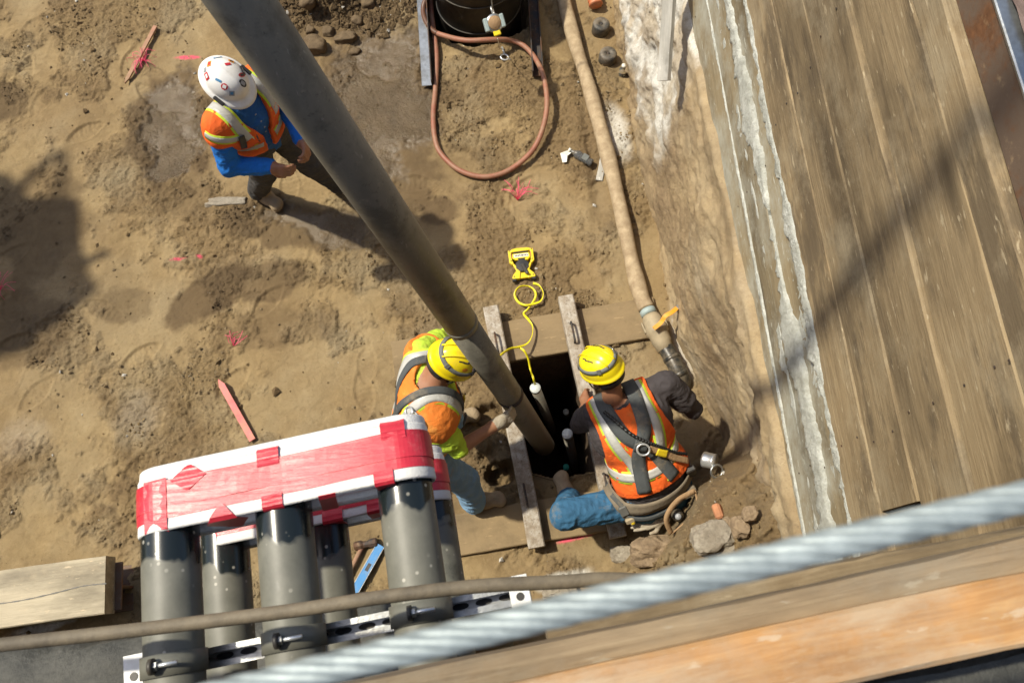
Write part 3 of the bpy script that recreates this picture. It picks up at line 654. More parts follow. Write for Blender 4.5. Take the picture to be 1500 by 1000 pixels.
# slurry squeezed out of the joints: lumpy ridges
def seam(z0, w, th, seed, y0=-.2, y1=6.2, face=1.152, amp=1.0, gap=0.):
    yy = np.linspace(y0, y1, 900); m = 9; o = np.ones_like(yy)
    n1 = fbm(yy*2.2, o*seed*3.1, 4, seed, .6); n2 = fbm(yy*11, o*seed*5.1, 5, seed+3, .7); n3 = fbm(yy*3.3, o*seed*1.7, 5, seed+9, .65)
    ww = np.maximum(0, w*(1+1.1*n1*amp+.9*n2)-gap); dr = np.maximum(0, n3+.35*n2-.05)*w*1.4*amp; v = np.zeros((len(yy), m, 3))
    for j in range(m):
        t = j/(m-1); s_ = math.sin(math.pi*t)**.4; bmp = 1+1.1*fbm(yy*30, o*(j*1.7+seed), 3, seed+5, .65)
        v[:, j, 0] = face-th*s_*bmp*np.minimum(1, ww/w*1.5)+(0 if 0 < j < m-1 else .012); v[:, j, 1] = yy; v[:, j, 2] = z0-ww/2-dr+(ww+dr)*t+.004*n2
    v = v.reshape(-1, 3)
    v = np.array(v); f = [(i*m+j, i*m+j+1, (i+1)*m+j+1, (i+1)*m+j) for i in range(len(yy)-1) for j in range(m-1)]
    return v, f
for a in ((2.287, .055, .009, 4, -.2, 6.2, 1.150, 1.6, .012), (2.03, .075, .008, 12, -.2, 6.2, 1.163, 1.7, .014), (1.75, .020, .006, 25, -.2, 6.2, 1.160, 1.5, .004), (1.62, .05, .003, 33, -.2, 6.2, 1.171, 2.4, .045), (1.90, .05, .003, 47, -.2, 6.2, 1.162, 2.6, .045), (2.16, .08, .003, 55, -.2, 6.2, 1.174, 2.6, .055)):
    v, f = seam(*a); mk('slurry_seam', v, f, M['slurry'], wall, True)
# rusty steel waler and mud-splashed lip above it
wl_ = thing('steel_waler', (1.2, 2.5, 3.41), 'rusty steel beam lying along the top of the timber lagging wall', 'steel beam')
obox('web', (1.20, 3.15, 3.603), (6.9, .126, .05), AY, M['rust'], wl_, .006, .003, 60)
obox('flange', (1.190, 3.15, 3.672), (6.9, .012, .045), AY, M['galv'], wl_, .003)
lip = []; yy = np.linspace(-.6, 6.6, 160); xx = np.concatenate([np.linspace(1.20, 2.2, 40), [3, 6]])
LX, LY = np.meshgrid(xx, yy, indexing='ij'); LZ = 3.685+.015*fbm(LX*5, LY*5, 4, 3)+.05*sstep(1.2, 1.5, LX)
v = np.stack([LX, LY, LZ], -1).reshape(-1, 3); ii = np.arange(v.shape[0]).reshape(LX.shape)
q = np.stack([ii[:-1, :-1], ii[1:, :-1], ii[1:, 1:], ii[:-1, 1:]], -1).reshape(-1, 4)
s = N('muddy_street_edge'); vv = s.map(); n1 = s.noise(s.map((1, 1, 1), rot=(0, 0, .5)), 4, 9, .7, 1.5)
col = s.ramp(n1, [(.3, (.10, .065, .05)), (.5, (.20, .14, .115)), (.62, (.30, .24, .21)), (.74, (.55, .52, .48))])
M['lip'] = s.set(col, .75, 0, s.bump(s.noise(vv, 40, 6, .7), .5, .01))
mk('road_edge', v, q, M['lip'], smooth=True, kind='structure')

# ------------------------------------------------------------------ near edge: concrete sill below the conduits, deck timbers
NA = nrm(V(1, .145, 0)); NB = V(-NA[1], NA[0], 0)                 # along / into the pit
def near(a, b, z): return NA*a+NB*b+V(0, 0, z)
sill = thing('concrete_ledge', (-1.6, -.2, 2.0), 'dark concrete ledge below the grey conduits at the lower left', 'concrete ledge')
pA, pB = P(-30, 958, 2.6), P(330, 905, 2.6); u = nrm(pB-pA); w = V(-u[1], u[0], 0); yy = np.linspace(-1.6, 1.35, 130); pr = [(-.5, 0), (-.3, .01), (-.1, .012), (-.03, .0), (0, -.03), (.012, -.1), (.02, -.3), (.02, -.7), (.02, -1.3), (.02, -2.7)]
v = []
for t in yy:
    for k, (o_, z_) in enumerate(pr):
        j = .03*fbm(V(t*4), V(k*1.3), 4, 5)[0]+.012*fbm(V(t*16), V(k*2.3), 3, 8)[0]; v.append(pA+u*t+w*(o_+j)+V(0, 0, z_+j*.6))
m = len(pr); mk('ledge_body', np.array(v), [(i*m+j, (i+1)*m+j, (i+1)*m+j+1, i*m+j+1) for i in range(len(yy)-1) for j in range(m-1)], M['darkcon'], sill, True)

# ================================================================== OBJECTS
# deck timbers under the camera, right
def deckbar(name, p0, p1, w, h, mat, label, cat, parent=None, seg=40, warp=.004, ext=(0, 0)):
    p0, p1 = np.asarray(p0), np.asarray(p1); d_ = nrm(p1-p0); p0 = p0-d_*ext[0]; p1 = p1+d_*ext[1]; A = axes(d_)
    return obox(name, (p0+p1)/2-A[:, 2]*h/2, (np.linalg.norm(p1-p0), w, h), A, mat, parent, .006, warp, seg, label=label, cat=cat)
zt = 4.12
pa, pb = P(760, 1046, zt), P(1500, 886, zt)
deckbar('orange_timber', pa+V(0, -.006, 0), pb+V(0, -.006, 0), .085, .09, M['fir'], 'orange sawn fir timber with streaked grain along the near edge', 'timber', ext=(.9, 1.2))
pa, pb = P(760, 976, zt-.03), P(1500, 818, zt-.03)
deckbar('weathered_board', pa, pb, .046, .14, M['deck'], 'weathered brown board on edge just beyond the orange timber', 'board', ext=(.95, 1.0))
pa, pb = P(1000, 905, 3.95), P(1500, 796, 3.95)
deckbar('deck_joist', pa, pb, .05, .25, M['lag'], 'grey splintered joist below the weathered board at the wall corner', 'joist', ext=(.2, 1.0), warp=.008)
pa, pb = P(1150, 1040, zt-.14), P(1500, 968, zt-.14)
con = thing('concrete_kerb', (.5, -.25, 3.6), 'dark mottled concrete slab edge at the bottom right corner', 'concrete slab')
A = axes(nrm(pb-pa)); obox('slab', (pa+pb)/2-V(0, .15, .25), (3.2, .34, .5), A, M['darkcon'], con, .012, .008, 40)
# ------------------------------------------------------------------ wire rope in front of the lens, two posts out of view
rp0, rp1 = D(392, 1000, .445), D(1500, 728, .415); dv = nrm(rp1-rp0); e0, e1 = rp0-dv*1.1, rp1+dv*1.2
rope = thing('wire_rope', (e0+e1)/2, 'thick galvanised twisted wire guard rope crossing close at the bottom', 'wire rope')
L = np.linalg.norm(e1-e0); A = axes(dv); n = 900; tv = np.linspace(0, L, n); r0 = .0086; lay = .125
for k in range(6):
    ph = 2*math.pi*tv/lay+k*math.pi/3; path = e0+np.outer(tv, dv)+r0*.54*(np.outer(np.cos(ph), A[:, 1])+np.outer(np.sin(ph), A[:, 2]))
    v, f = tube(path, r0*.47, 10); mk('strand', v, f, M['rope'], rope, True)
for k, e in ((0, e0), (1, e1)):
    post = thing('guard_post', (e[0], e[1]-.02, 3.9), ('steel guard post carrying the left end of the wire rope', 'steel guard post carrying the right end of the wire rope')[k], 'guard post', 'guard posts of the wire rope')
    v, f = tube([(e[0], e[1]-.035, 3.4), (e[0], e[1]-.035, 5.15)], .022, 16); mk('pole', v, f, M['galv'], post, True)
    v, f = boxm((e[0], e[1]-.035, 3.62), (.16, .16, .012), None, .002); mk('base_plate', v, f, M['galv'], post)
    v, f = torus(e+V(0, -.005, 0), dv, .019, .006); mk('eye', v, f, M['galv'], post, True)
# ------------------------------------------------------------------ brown hose lying across the conduits
zc = 3.72; pts = [P(-160, 962, zc-.02), P(0, 944, zc), P(200, 922, zc), P(420, 895, zc+.01), P(560, 874, zc+.015), P(700, 858, zc+.012), P(820, 852, zc), P(905, 848, zc-.01), P(1060, 860, zc-.03)]
v, f = tube(spline(pts, 90), .0125, 14); mk('old_hose', v, f, M['cable'], None, True, label='thin brown hose stretched across above the grey conduits', cat='hose')

# ------------------------------------------------------------------ six conduits in two rows, strut, clamps, foam wraps
CD = nrm(V(-.105, 1, -.02)); CS = nrm(np.cross(CD, (0, 0, 1))); CU = np.cross(CS, CD); CA = np.stack([CD, CS, CU], 1)
zc1 = 3.52; rc = .0575
ends_u = [P(249, 752, zc1), P(414, 722, zc1), P(589, 682, zc1)]
drop = V(0.0, .0, -.345)
rowu = ['left', 'middle', 'right']
def cond(e, lab, grp):
    o = thing('conduit', e-CD*.9, lab, 'conduit', grp); back = e-CD*.9
    th = np.linspace(0, 2*np.pi, 40, endpoint=False); ri = rc*.9; v = []
    for x_, r_ in ((-.9, rc), (-.3, rc), (.0, rc), (.03, rc), (.03, ri), (-.25, ri)):
        v += [(x_, r_*math.cos(t), r_*math.sin(t)) for t in th]
    n = 40; f = [(i*n+j, i*n+(j+1) % n, (i+1)*n+(j+1) % n, (i+1)*n+j) for i in range(5) for j in range(n)]; f = [k[::-1] for k in f]
    m = bpy.data.objects.new('pipe_wall', meshdata('pipe_wall', v, f, M['conduit'], True)); m.rotation_euler = Matrix([list(CA[0]), list(CA[1]), list(CA[2])]).to_euler()
    m.location = Vector(e-back); m.parent = o; link(m); return o
for k in range(3):
    cond(ends_u[k], 'dusty black plastic conduit, %s of the upper row under red tape' % rowu[k], 'six conduits in two rows')
for k in range(3):
    cond(ends_u[k]+drop+CS*.012*(k-1), 'dusty black plastic conduit, %s of the lower row behind the upper conduits' % rowu[k], 'six conduits in two rows')
def wrap(cen, half, label, full=True):
    """stadium sleeve: foam with red tape wound round the row of conduit ends"""
    t = thing('foam_wrap', cen-CU*.09, label, 'foam wrap', 'foam wraps on the conduit ends')
    rr = rc+.009
    def stad(r, n=26):
        p = []
        for a in np.linspace(-math.pi/2, math.pi/2, n): p.append((half+r*math.cos(a), r*math.sin(a)))
        for s_ in np.linspace(0, 1, 22)[1:-1]: p.append((half*(1-2*s_), r))
        for a in np.linspace(math.pi/2, 3*math.pi/2, n): p.append((-half+r*math.cos(a), r*math.sin(a)))
        for s_ in np.linspace(0, 1, 22)[1:-1]: p.append((-half*(1-2*s_), -r))
        return np.array(p)
    def shell(xs_, rs_, nm, mat, par, seed, amp):
        v = []; rings = []
        for x_, r_ in zip(xs_, rs_):
            p = stad(r_); nn = len(p)
            for k_, (a, b) in enumerate(p):
                d_ = amp*vn3(V(a*14, b*14, x_*20+seed), seed)
                sag = .035*a-.0015*math.cos(a/half*math.pi*1.5)*(1 if b > 0 else -1)
                v.append(cen+CD*(x_+amp*1.2*vn3(V(a*9, b*9, seed+4.4), seed))+CS*a*(1+d_/.3)+CU*(b*(1+d_/.08)+sag))
        f = [(i*nn+j, i*nn+(j+1) % nn, (i+1)*nn+(j+1) % nn, (i+1)*nn+j) for i in range(len(xs_)-1) for j in range(nn)]
        return mk(nm, np.array(v), [q_[::-1] for q_ in f], mat, par, nm.startswith('foam'))
    fo = shell([-.050, -.055, -.057, -.052, -.03, .03, .058, .064, .058, .02], [rr-.008, rr-.006, rr-.002, rr+.001, rr, rr, rr-.001, rr-.004, rr-.008, rr-.008], 'foam', M['foam'], t, 3, .0012)
    fo2 = shell([.02, .055, .078, .081, .078, .02], [rr-.005, rr-.004, rr-.005, rr-.007, rr-.009, rr-.009], 'foam_lining', M['foam'], t, 9, .0015)
    tp = shell([-.033, -.033, -.008, .018, .045, .045], [rr-.0005, rr+.0015, rr+.0017, rr+.0013, rr+.0016, rr-.0005], 'tape_band', M['tape'], t, 14, .0013)
    shell([-.012, -.012, .01, .038, .038], [rr+.0010, rr+.0028, rr+.0026, rr+.0028, rr+.0010], 'tape_lap', M['tape'], tp, 19, .0013)
    # patches of tape pulled over the edges
    def patch(a0, w0, x0, x1, skew=0., dia=False, nm='tape_patch'):
        ns = 12; v = []
        for i in range(ns+1):
            x_ = x0+(x1-x0)*i/ns; ww = w0*(1-abs(2*i/ns-1)*.9 if dia else 1)
            for s_ in (-1, 1):
                a = a0+s_*ww/2+skew*(x_-x0)
                over = max(0, x_-.064)+max(0, -.055-x_); b = rr+.0042-over*1.6
                if abs(a) > half: q_ = min(1, (abs(a)-half)/rr); b *= math.sqrt(max(.02, 1-q_*q_))
                xx_ = min(max(x_, -.060), .070)
                v.append(cen+CD*xx_+CS*a+CU*(b+.0007*math.sin(i*1.9+a0*40)+.035*a-.0015*math.cos(min(1, max(-1, a/half))*math.pi*1.5)))
        f = [(2*i, 2*i+1, 2*i+3, 2*i+2) for i in range(ns)]
        o = mk(nm, np.array(v), f, M['tape'], t, False); md = o.modifiers.new('thick', 'SOLIDIFY'); md.thickness = .0012; return o
    if full:
        patch(-half*.74, .075, .015, .066, .1, True); patch(-half*.47, .085, -.125, -.028, .0, True); patch(-half*.06, .045, .03, .075); patch(-half*.05, .042, -.085, -.03)
        patch(half*.88, .04, -.1, -.03); patch(half*1.0, .05, .03, .07); patch(half*.3, .035, -.14, -.055, .3); patch(-half*1.02, .05, -.062, .05)
    else:
        for a in (-.55, .1, .55, .98): patch(half*a, .05, -.1, -.03, .05)
    return t
cu = (ends_u[0]+ends_u[2])/2; half = np.linalg.norm(ends_u[2]-ends_u[0])/2
ROW = nrm(ends_u[2]-ends_u[0]); CS0 = CS; CS = nrm(ROW-CD*np.dot(ROW, CD)*0); 
wrap(cu+CD*.012, half, 'white foam and red duct tape wrapped over the upper conduit ends')
wrap(cu+drop+CD*.012, half, 'white foam and red tape wrap on the lower conduit row, mostly hidden', False)
# strut channel and clamps
sp0 = P(205, 985, zc1-rc-.02); sp1 = P(770, 868, zc1-rc-.02); SD = nrm(sp1-sp0); SA = axes(SD)
st = thing('strut_channel', (sp0+sp1)/2-V(0, 0, .05), 'galvanised slotted strut channel bolted under the upper conduits', 'strut channel')
Ls = np.linalg.norm(sp1-sp0)+.02; mid = (sp0+sp1)/2
sl = .041
for s_ in (-1, 1):
    v, f = boxm(mid+SA[:, 1]*s_*(sl/2-.0013), (Ls, .0026, sl), SA); mk('side_wall', v, f, M['galv'], st)
    v, f = boxm(mid+SA[:, 1]*s_*(sl/2-.006)+SA[:, 2]*(sl/2+.0012), (Ls, .012, .0024), SA); mk('lip', v, f, M['galv'], st)
v, f = boxm(mid-SA[:, 2]*(sl/2-.001), (Ls, sl-.006, .002), SA); mk('back_web', v, f, M['galv'], st)
k = 0
for a in np.arange(-Ls/2+.03, Ls/2-.02, .05):
    th = np.linspace(0, 2*np.pi, 16, endpoint=False); v = [mid+SA[:, 0]*(a+.014*math.cos(t_)+.004*np.sign(math.cos(t_)))+SA[:, 1]*.0065*math.sin(t_)-SA[:, 2]*(sl/2-.0035) for t_ in th]
    mk('slot', np.array(v), [tuple(range(16))], M['black'], st)
for e, lab in ((sp0, 'white painted bracket plate at the left end of the strut'), (sp1-SD*.012, 'white painted bracket plate at the right end of the strut')):
    bt = thing('end_bracket', e-V(0, 0, .1), lab, 'bracket', 'strut end brackets')
    v, f = boxm(e+V(0, 0, .024)-SA[:, 1]*.02, (.042, .115, .005), SA, .001); mk('plate', v, f, M['whitesteel'], bt)
    v, f = boxm(e-V(0, 0, .06)-SA[:, 1]*.077, (.042, .005, .17), SA, .001); mk('drop_leg', v, f, M['whitesteel'], bt)
    for s_ in (-.03, .0): 
        v, f = lathe([(.0085, 0), (.0085, .0012), (.0, .0012)], e+V(0, 0, .0266)-SA[:, 1]*(.035+s_), (0, 0, 1), 12); mk('bolt_hole', v, f, M['black'], bt)
for k in range(3):
    e = ends_u[k]; tpar = np.dot(mid-e, CD); c = e+CD*(np.dot(mid+SD*np.dot(e-mid, SD)-e, CD))
    cl = thing('pipe_clamp', c-V(0, 0, .07), 'grey cushioned pipe clamp with bolt on the %s upper conduit' % rowu[k], 'pipe clamp', 'pipe clamps on the upper conduits')
    for wd, rr_, mt, nm in ((.041, rc+.0035, M['conduit'], 'strap'), (.030, rc+.005, M['grey'], 'cushion')):
        a = np.linspace(-.25, math.pi+.25, 30); path = [c+(rr_)*(math.cos(t_)*CS0+math.sin(t_)*CU) for t_ in a]; nn = [math.cos(t_)*CS0+math.sin(t_)*CU for t_ in a]
        if nm == 'strap': v, f = ribbon(path, nn, wd, .002); mk(nm, v, f, M['strapg'], cl, True)
    ear = c+CS0*(-.012)+CU*(rc+.016)
    v, f = lathe([(.0, -.004), (.015, -.004), (.015, .004), (.0, .004)], ear, CS0, 20); mk('rubber_washer', v, f, M['black'], cl, True)
    v, f = lathe([(.0, .004), (.009, .004), (.009, .011), (.0, .011)], ear, CS0, 6); mk('nut', v, f, M['galv'], cl)
    v, f = tube([ear, ear+CS0*.048], .0042, 8); mk('bolt', v, f, M['bright'], cl, True)
# dark steel plate below between conduits
v, f = boxm(P(455, 985, 3.33), (.34, .06, .012), SA, .002); mk('steel_angle', v, f, M['darkplate'], label='black steel angle plate under the strut between conduits', cat='steel plate')

# ------------------------------------------------------------------ big suction pipe
p_hi, p_lo = D(352, 0, 1.93), D(797, 652, 5.28); joint = D(690, 470, 3.55)
dirp = nrm(p_hi-p_lo); jj = p_lo+dirp*np.dot(joint-p_lo, dirp); topp = p_hi+dirp*8.2
sp = thing('suction_pipe', p_lo, 'long grey suction pipe slanting down into the dug hole', 'pipe')
hz1 = p_hi+dirp*.9
v, f = tube(spline([hz1, hz1+dirp*.5, hz1+dirp*2.5+V(.05, .02, 0), hz1+dirp*5+V(.05, .05, 0), topp], 40), .052, 24); mk('unseen_hose', v, f, M['blackrub'], sp, True)  # unseen upper run, thinned to keep its shadow on the wall faint
v, f = tube([jj+dirp*.001, jj+dirp*1.0, p_hi, hz1+dirp*.05], .0775, 48); mk('upper_pipe', v, f, M['pipe'], sp, True)
v, f = tube([jj+dirp*.02, jj-dirp*.6, jj-dirp*1.2, p_lo], [.0735, .073, .072, .070], 48); mk('lower_pipe', v, f, M['pipe'], sp, True)
v, f = tube([jj-dirp*.03, jj+dirp*.01], .0784, 48); mk('joint_collar', v, f, M['pipe'], sp, True)
cpos = D(752, 578, 4.4); cpos = p_lo+dirp*np.dot(cpos-p_lo, dirp)
v, f = tube([cpos-dirp*.02, cpos+dirp*.02], .0760, 32); mk('strap', v, f, M['rustdark'], sp, True)

# ------------------------------------------------------------------ planks and steel bars round the hole
def gplank(name, a, b, c, d_, z, th, label, cat='plank', mat='plank'):
    a, b, c, d_ = [P(*k, z) for k in (a, b, c, d_)]; m0, m1 = (a+d_)/2, (b+c)/2; L = np.linalg.norm(m1-m0); w = (np.linalg.norm(a-d_)+np.linalg.norm(b-c))/2
    return obox(name, (m0+m1)/2-V(0, 0, th/2), (L, w, th), axes(m1-m0), M[mat], None, .006, .003, 24, label=label, cat=cat)
gplank('plank', (572, 502), (968, 432), (958, 493), (580, 556), .055, .05, 'long muddy plank lying behind the hole beneath both steel bars')
gplank('plank', (640, 755), (888, 717), (900, 774), (656, 818), .055, .05, 'short muddy plank in front of the hole under the boots')
def sbar(a, b, w, z, label):
    pa, pb = P(*a, z), P(*b, z); A = axes(pb-pa); t = thing('steel_bar', (pa+pb)/2-V(0, 0, .1), label, 'steel bar', 'steel bars across the hole')
    obox('body', (pa+pb)/2-V(0, 0, .045), (np.linalg.norm(pb-pa), w, .09), A, M['bar'], t, .008, .003, 30)
    for s_ in (.17, .80):
        c = pa+(pb-pa)*s_-V(0, 0, .0)+A[:, 1]*(-w*.1); hp = [c-A[:, 0]*.07-V(0, 0, .01), c-A[:, 0]*.068+V(0, 0, .035), c-A[:, 0]*.05+V(0, 0, .05), c+A[:, 0]*.05+V(0, 0, .05), c+A[:, 0]*.068+V(0, 0, .035), c+A[:, 0]*.07-V(0, 0, .01)]
        v, f = tube(spline(hp, 24), .007, 8); mk('handle', v, f, M['rustdark'], t, True)
    return t
sbar((719, 448), (787, 801), .105, .145, 'splattered steel bar across the hole on the left')
sbar((829, 432), (906, 786), .105, .145, 'splattered steel bar across the hole beside the kneeling worker')
# pipes standing in the hole
def hpipe(top, zt_, bot, zb, r_, label, grp='capped pipes in the hole'):
    a, b = P(*top, zt_), P(*bot, zb); dd = nrm(a-b); t = thing('capped_pipe', b, label, 'pipe', grp)
    v, f = tube([b, a], r_, 24); mk('pipe_wall', v, f, M['ppipe'], t, True)
    v, f = lathe([(r_*1.05, -.03), (r_*1.07, .0), (r_*1.04, .004), (.0, .003)], a, dd, 24); mk('taped_cap', v, f, M['foamcap'], t, True)
hpipe((784, 568), .06, (822, 660), -1.9, .034, 'tall capped grey pipe standing in the hole beside the suction pipe')
hpipe((831, 635), -.12, (850, 712), -2.0, .034, 'shorter capped grey pipe in the hole near the right bar')
hpipe((829, 603), -.75, (832, 615), -2.0, .022, 'small dark pipe stub deep in the hole')
a = P(829, 684, -.9); v, f = lathe([(.0, -.5), (.016, -.5), (.016, 0), (.024, .0), (.024, .018), (.0, .02)], a, (0, 0, 1), 16); mk('teal_plug', v, f, M['teal'], None, True, label='small teal plastic plug deep in the hole', cat='plug')

# ------------------------------------------------------------------ measuring tape reel
rc_ = P(765, 389, .04); RA = axes(nrm(P(770, 420, .04)-P(762, 362, .04))); rx, ry, rz = -RA[:, 0], -RA[:, 1], V(0, 0, 1)   # rx towards handle
gz = GH(rc_[0], rc_[1]); rc_[2] = gz+.006
reel = thing('tape_reel', rc_, 'yellow open reel tape measure with black crank lying on the soil', 'tape measure')
def outline(pts, z0, z1, nm, mat, par, holes=None):
    v = [rc_+rx*a+ry*b+rz*z0 for a, b in pts]+[rc_+rx*a+ry*b+rz*z1 for a, b in pts]; n = len(pts)
    f = [tuple(range(n-1, -1, -1)), tuple(range(n, 2*n))]+[(i, (i+1) % n, n+(i+1) % n, n+i) for i in range(n)]
    o = mk(nm, np.array(v), f, mat, par); b = o.modifiers.new('bevel', 'BEVEL'); b.width = .003; b.segments = 2; return o
# frame built of bars (handle opening stays open)
outline([(.118, -.062), (.122, -.03), (.124, .03), (.118, .062), (.108, .070), (.096, .064), (.098, -.064), (.108, -.070)], 0, .034, 'handle_grip', M['yellow'], reel)
outline([(.100, -.056), (.103, .0), (.100, .056), (.088, .05), (.088, -.05)], .005, .028, 'grip_pad', M['black'], reel)
for s_ in (-1, 1):
    outline([(.112, s_*.066), (.112, s_*.088), (.02, s_*.088), (.0, s_*.068), (.014, s_*.058), (.03, s_*.066)], 0, .034, 'side_arm', M['yellow'], reel)
    outline([(.088, s_*.0665), (.088, s_*.0725), (.045, s_*.0725), (.045, s_*.0665)], .03, .0355, 'arm_slot', M['corr'], reel)
    outline([(.012, s_*.060), (.0, s_*.066), (-.045, s_*.045), (-.075, s_*.072), (-.098, s_*.082), (-.106, s_*.078), (-.108, s_*.03), (-.06, s_*.02), (-.03, s_*.03)], 0, .033, 'lower_arm', M['yellow'], reel)
    v, f = boxm(rc_+rx*-.108+ry*s_*.068+rz*.014, (.028, .03, .028), RA, .004); mk('foot_pad', v, f, M['black'], reel)
    for q_ in ((.105, .078), (.03, .074), (-.09, .066)):
        v, f = lathe([(.0045, 0), (.0045, .0015), (0, .0015)], rc_+rx*q_[0]+ry*s_*q_[1]+rz*.034, (0, 0, 1), 8); mk('screw', v, f, M['black'], reel)
outline([(.084, -.060), (.084, .060), (.05, .064), (.034, .04), (.028, -.04), (.05, -.064)], .002, .030, 'label_plate', M['yellow'], reel)
outline([(.078, -.052), (.078, .052), (.052, .052), (.052, -.052)], .0295, .0315, 'label_sticker', M['white'], reel)
for k in range(9):
    a = -.046+k*.0105; outline([(.072, a), (.072, a+.006+.002*(k % 2)), (.058+.003*(k % 3), a+.006), (.058, a)], .0312, .0322, 'label_print', M['black'], reel)
outline([(.045, -.03), (.045, .03), (.034, .022), (.034, -.022)], .0295, .033, 'lower_badge', M['black'], reel)
outline([(-.062, -.05), (-.062, .05), (-.104, .05), (-.104, -.05)], .002, .024, 'bottom_bar', M['yellow'], reel)
v, f = lathe([(.0, .0), (.052, .0), (.052, .030), (.046, .036), (.0, .038)], rc_+rx*-.012, (0, 0, 1), 8); mk('spool_hub', v, f, M['black'], reel)
v, f = boxm(rc_+rx*-.045+ry*-.012+rz*.044, (.085, .022, .013), axes(rx*-1+ry*-.35), .003); mk('crank', v, f, M['black'], reel)
v, f = lathe([(.0, 0), (.009, 0), (.008, .016), (0, .018)], rc_+rx*-.082+ry*-.025+rz*.048, (0, 0, 1), 12); mk('crank_knob', v, f, M['grey'], reel, True)
def tp5(l): return [(690+a/5, 340+b/5) for a, b in l]
path = []
for i, (a, b) in enumerate(tp5([(455, 372), (500, 392), (528, 445), (512, 500), (462, 524), (400, 535), (345, 510), (320, 455), (352, 402), (418, 396), (466, 430), (470, 482), (420, 560), (386, 595), (420, 640), (450, 690), (445, 760), (410, 815), (350, 840), (290, 852), (230, 888), (190, 930)])):
    p = P(a, b, .03); g = GH(p[0], p[1]); zz = [.02, .02, .03, .04, .045, .05, .04, .03, .03, .04, .05, .05, .035, .04, .07, .085, .09, .11, .15, .20, .3, .42][i]; path.append(P(a, b, max(g, 0)+zz))
pth = spline(path, 160); tw = np.linspace(0, 1, 160); nn = []
t_ = np.gradient(pth, axis=0)
for i in range(160):
    a = .9*math.sin(tw[i]*19)+.3; sv = nrm(np.cross(t_[i], (0, 0, 1))); up = nrm(np.cross(sv, t_[i])); nn.append(up*math.cos(a)+sv*math.sin(a))
v, f = ribbon(pth, nn, .0155, .0007); rb = mk('tape_ribbon', v, f, M['ytape'], reel, True)
pth = spline([P(*tp5([(345, 840)])[0], .16), P(*tp5([(388, 868)])[0], .17), P(*tp5([(418, 925)])[0], .13), P(*tp5([(434, 1000)])[0], .09), P(783, 560, .09), P(790, 590, -.4)], 50)
v, f = ribbon(pth, [nrm(V(.3, -.6, .7))]*50, .014, .0007); mk('tape_ribbon', v, f, M['ytape'], reel, True)

# ------------------------------------------------------------------ red hose loop
def h6(l): return [(600+a/3.57, b/3.57) for a, b in l]
pts = h6([(100, -120), (108, -30), (118, 100), (135, 220), (142, 320), (134, 480), (124, 600), (132, 720), (165, 805), (260, 890), (390, 925), (520, 890), (640, 790), (700, 660), (718, 520), (690, 370), (620, 260), (540, 215), (440, 208), (300, 212), (190, 190), (120, 160), (80, 100), (72, 40), (95, -20), (140, -90)])
zz = [.03]*11+[.035, .06, .10, .12, .11, .08, .07, .16, .16, .10, .07, .06, .06, .10, .15]
path = []
for (a, b), z_ in zip(pts, zz):
    p = P(a, b, .03); path.append(P(a, b, max(-.01, GH(p[0], p[1]) if z_ < .05 else .0)+z_))
pth = spline(path, 260); v, f = tube(pth[:215], .0195, 14)
rh = thing('red_hose', path[10]-V(0, 0, .02), 'dusty red rubber hose looped on the soil below the casing', 'hose'); mk('hose_run', v, f, M['hose'], rh, True)
v, f = tube(pth[213:], .0205, 14); mk('dark_hose_end', v, f, M['hosedk'], rh, True)
# ------------------------------------------------------------------ black steel casing and channels beside it
cs = thing('steel_casing', (DRUM[0], DRUM[1], -.55), 'black round steel casing standing in a pit at the top edge', 'casing')
prof = [(.335, -.6), (.335, .62), (.345, .62), (.345, .68), (.325, .68), (.325, -.3)]
v, f = lathe(prof, (DRUM[0], DRUM[1], 0), (0, 0, 1), 56); mk('casing_wall', v, f[:-2], M['casing'], cs, True)
for zz_ in (.05, .33): v, f = torus((DRUM[0], DRUM[1], zz_), (0, 0, 1), .337, .006, 56); mk('hoop', v, f, M['casing'], cs, True)
def angle(pa, pb, w, label, mat, flip=1, chan=False):
    A = axes(pb-pa); t = thing('steel_channel' if chan else 'steel_angle', (pa+pb)/2-V(0, 0, .03), label, 'steel bar'); L = np.linalg.norm(pb-pa); m_ = (pa+pb)/2
    v, f = boxm(m_, (L, w, .009), A, .002); mk('web', v, f, mat, t)
    for s_ in ((-1, 1) if chan else (flip,)):
        v, f = boxm(m_+A[:, 1]*s_*(w/2-.005)+V(0, 0, .035), (L, .009, .07), A, .002); mk('flange', v, f, M['rustdark'], t)
angle(G(626, 126, .03), G(616, -40, .05), .085, 'short blue grey steel angle beside the red hose', M['galv'], -1)
angle(G(788, 112, .03), G(778, -40, .05), .085, 'rusty steel channel on the soil right of the casing', M['rustdark'], 1, True)
# lifeline block hanging by the casing
bc = P(724, 34, .62)
ll = thing('lifeline_block', bc-V(0, 0, .1), 'round grey self retracting lifeline block hanging beside the casing', 'lifeline block')
ax_ = nrm(V(.15, -.55, .8)); v, f = lathe([(.0, -.028), (.052, -.028), (.062, -.018), (.062, .012), (.054, .020), (.0, .021)], bc, ax_, 30); mk('housing', v, f, M['galv'], ll, True)
v, f = lathe([(.047, .021), (.045, .024), (.0, .025)], bc, ax_, 24); mk('cover_label', v, f, M['leather'], ll, True)
for s_ in (-1, 1):
    v, f = boxm(bc+nrm(np.cross(ax_, (0, 0, 1)))*s_*.058, (.03, .09, .05), axes(nrm(np.cross(ax_, (0, 0, 1))), ax_), .006); mk('side_rib', v, f, M['bluegrey'], ll)
v, f = boxm(bc+V(.015, -.062, -.03), (.035, .05, .02), axes((.3, -1, -.4)), .004); mk('nozzle', v, f, M['yellow'], ll)
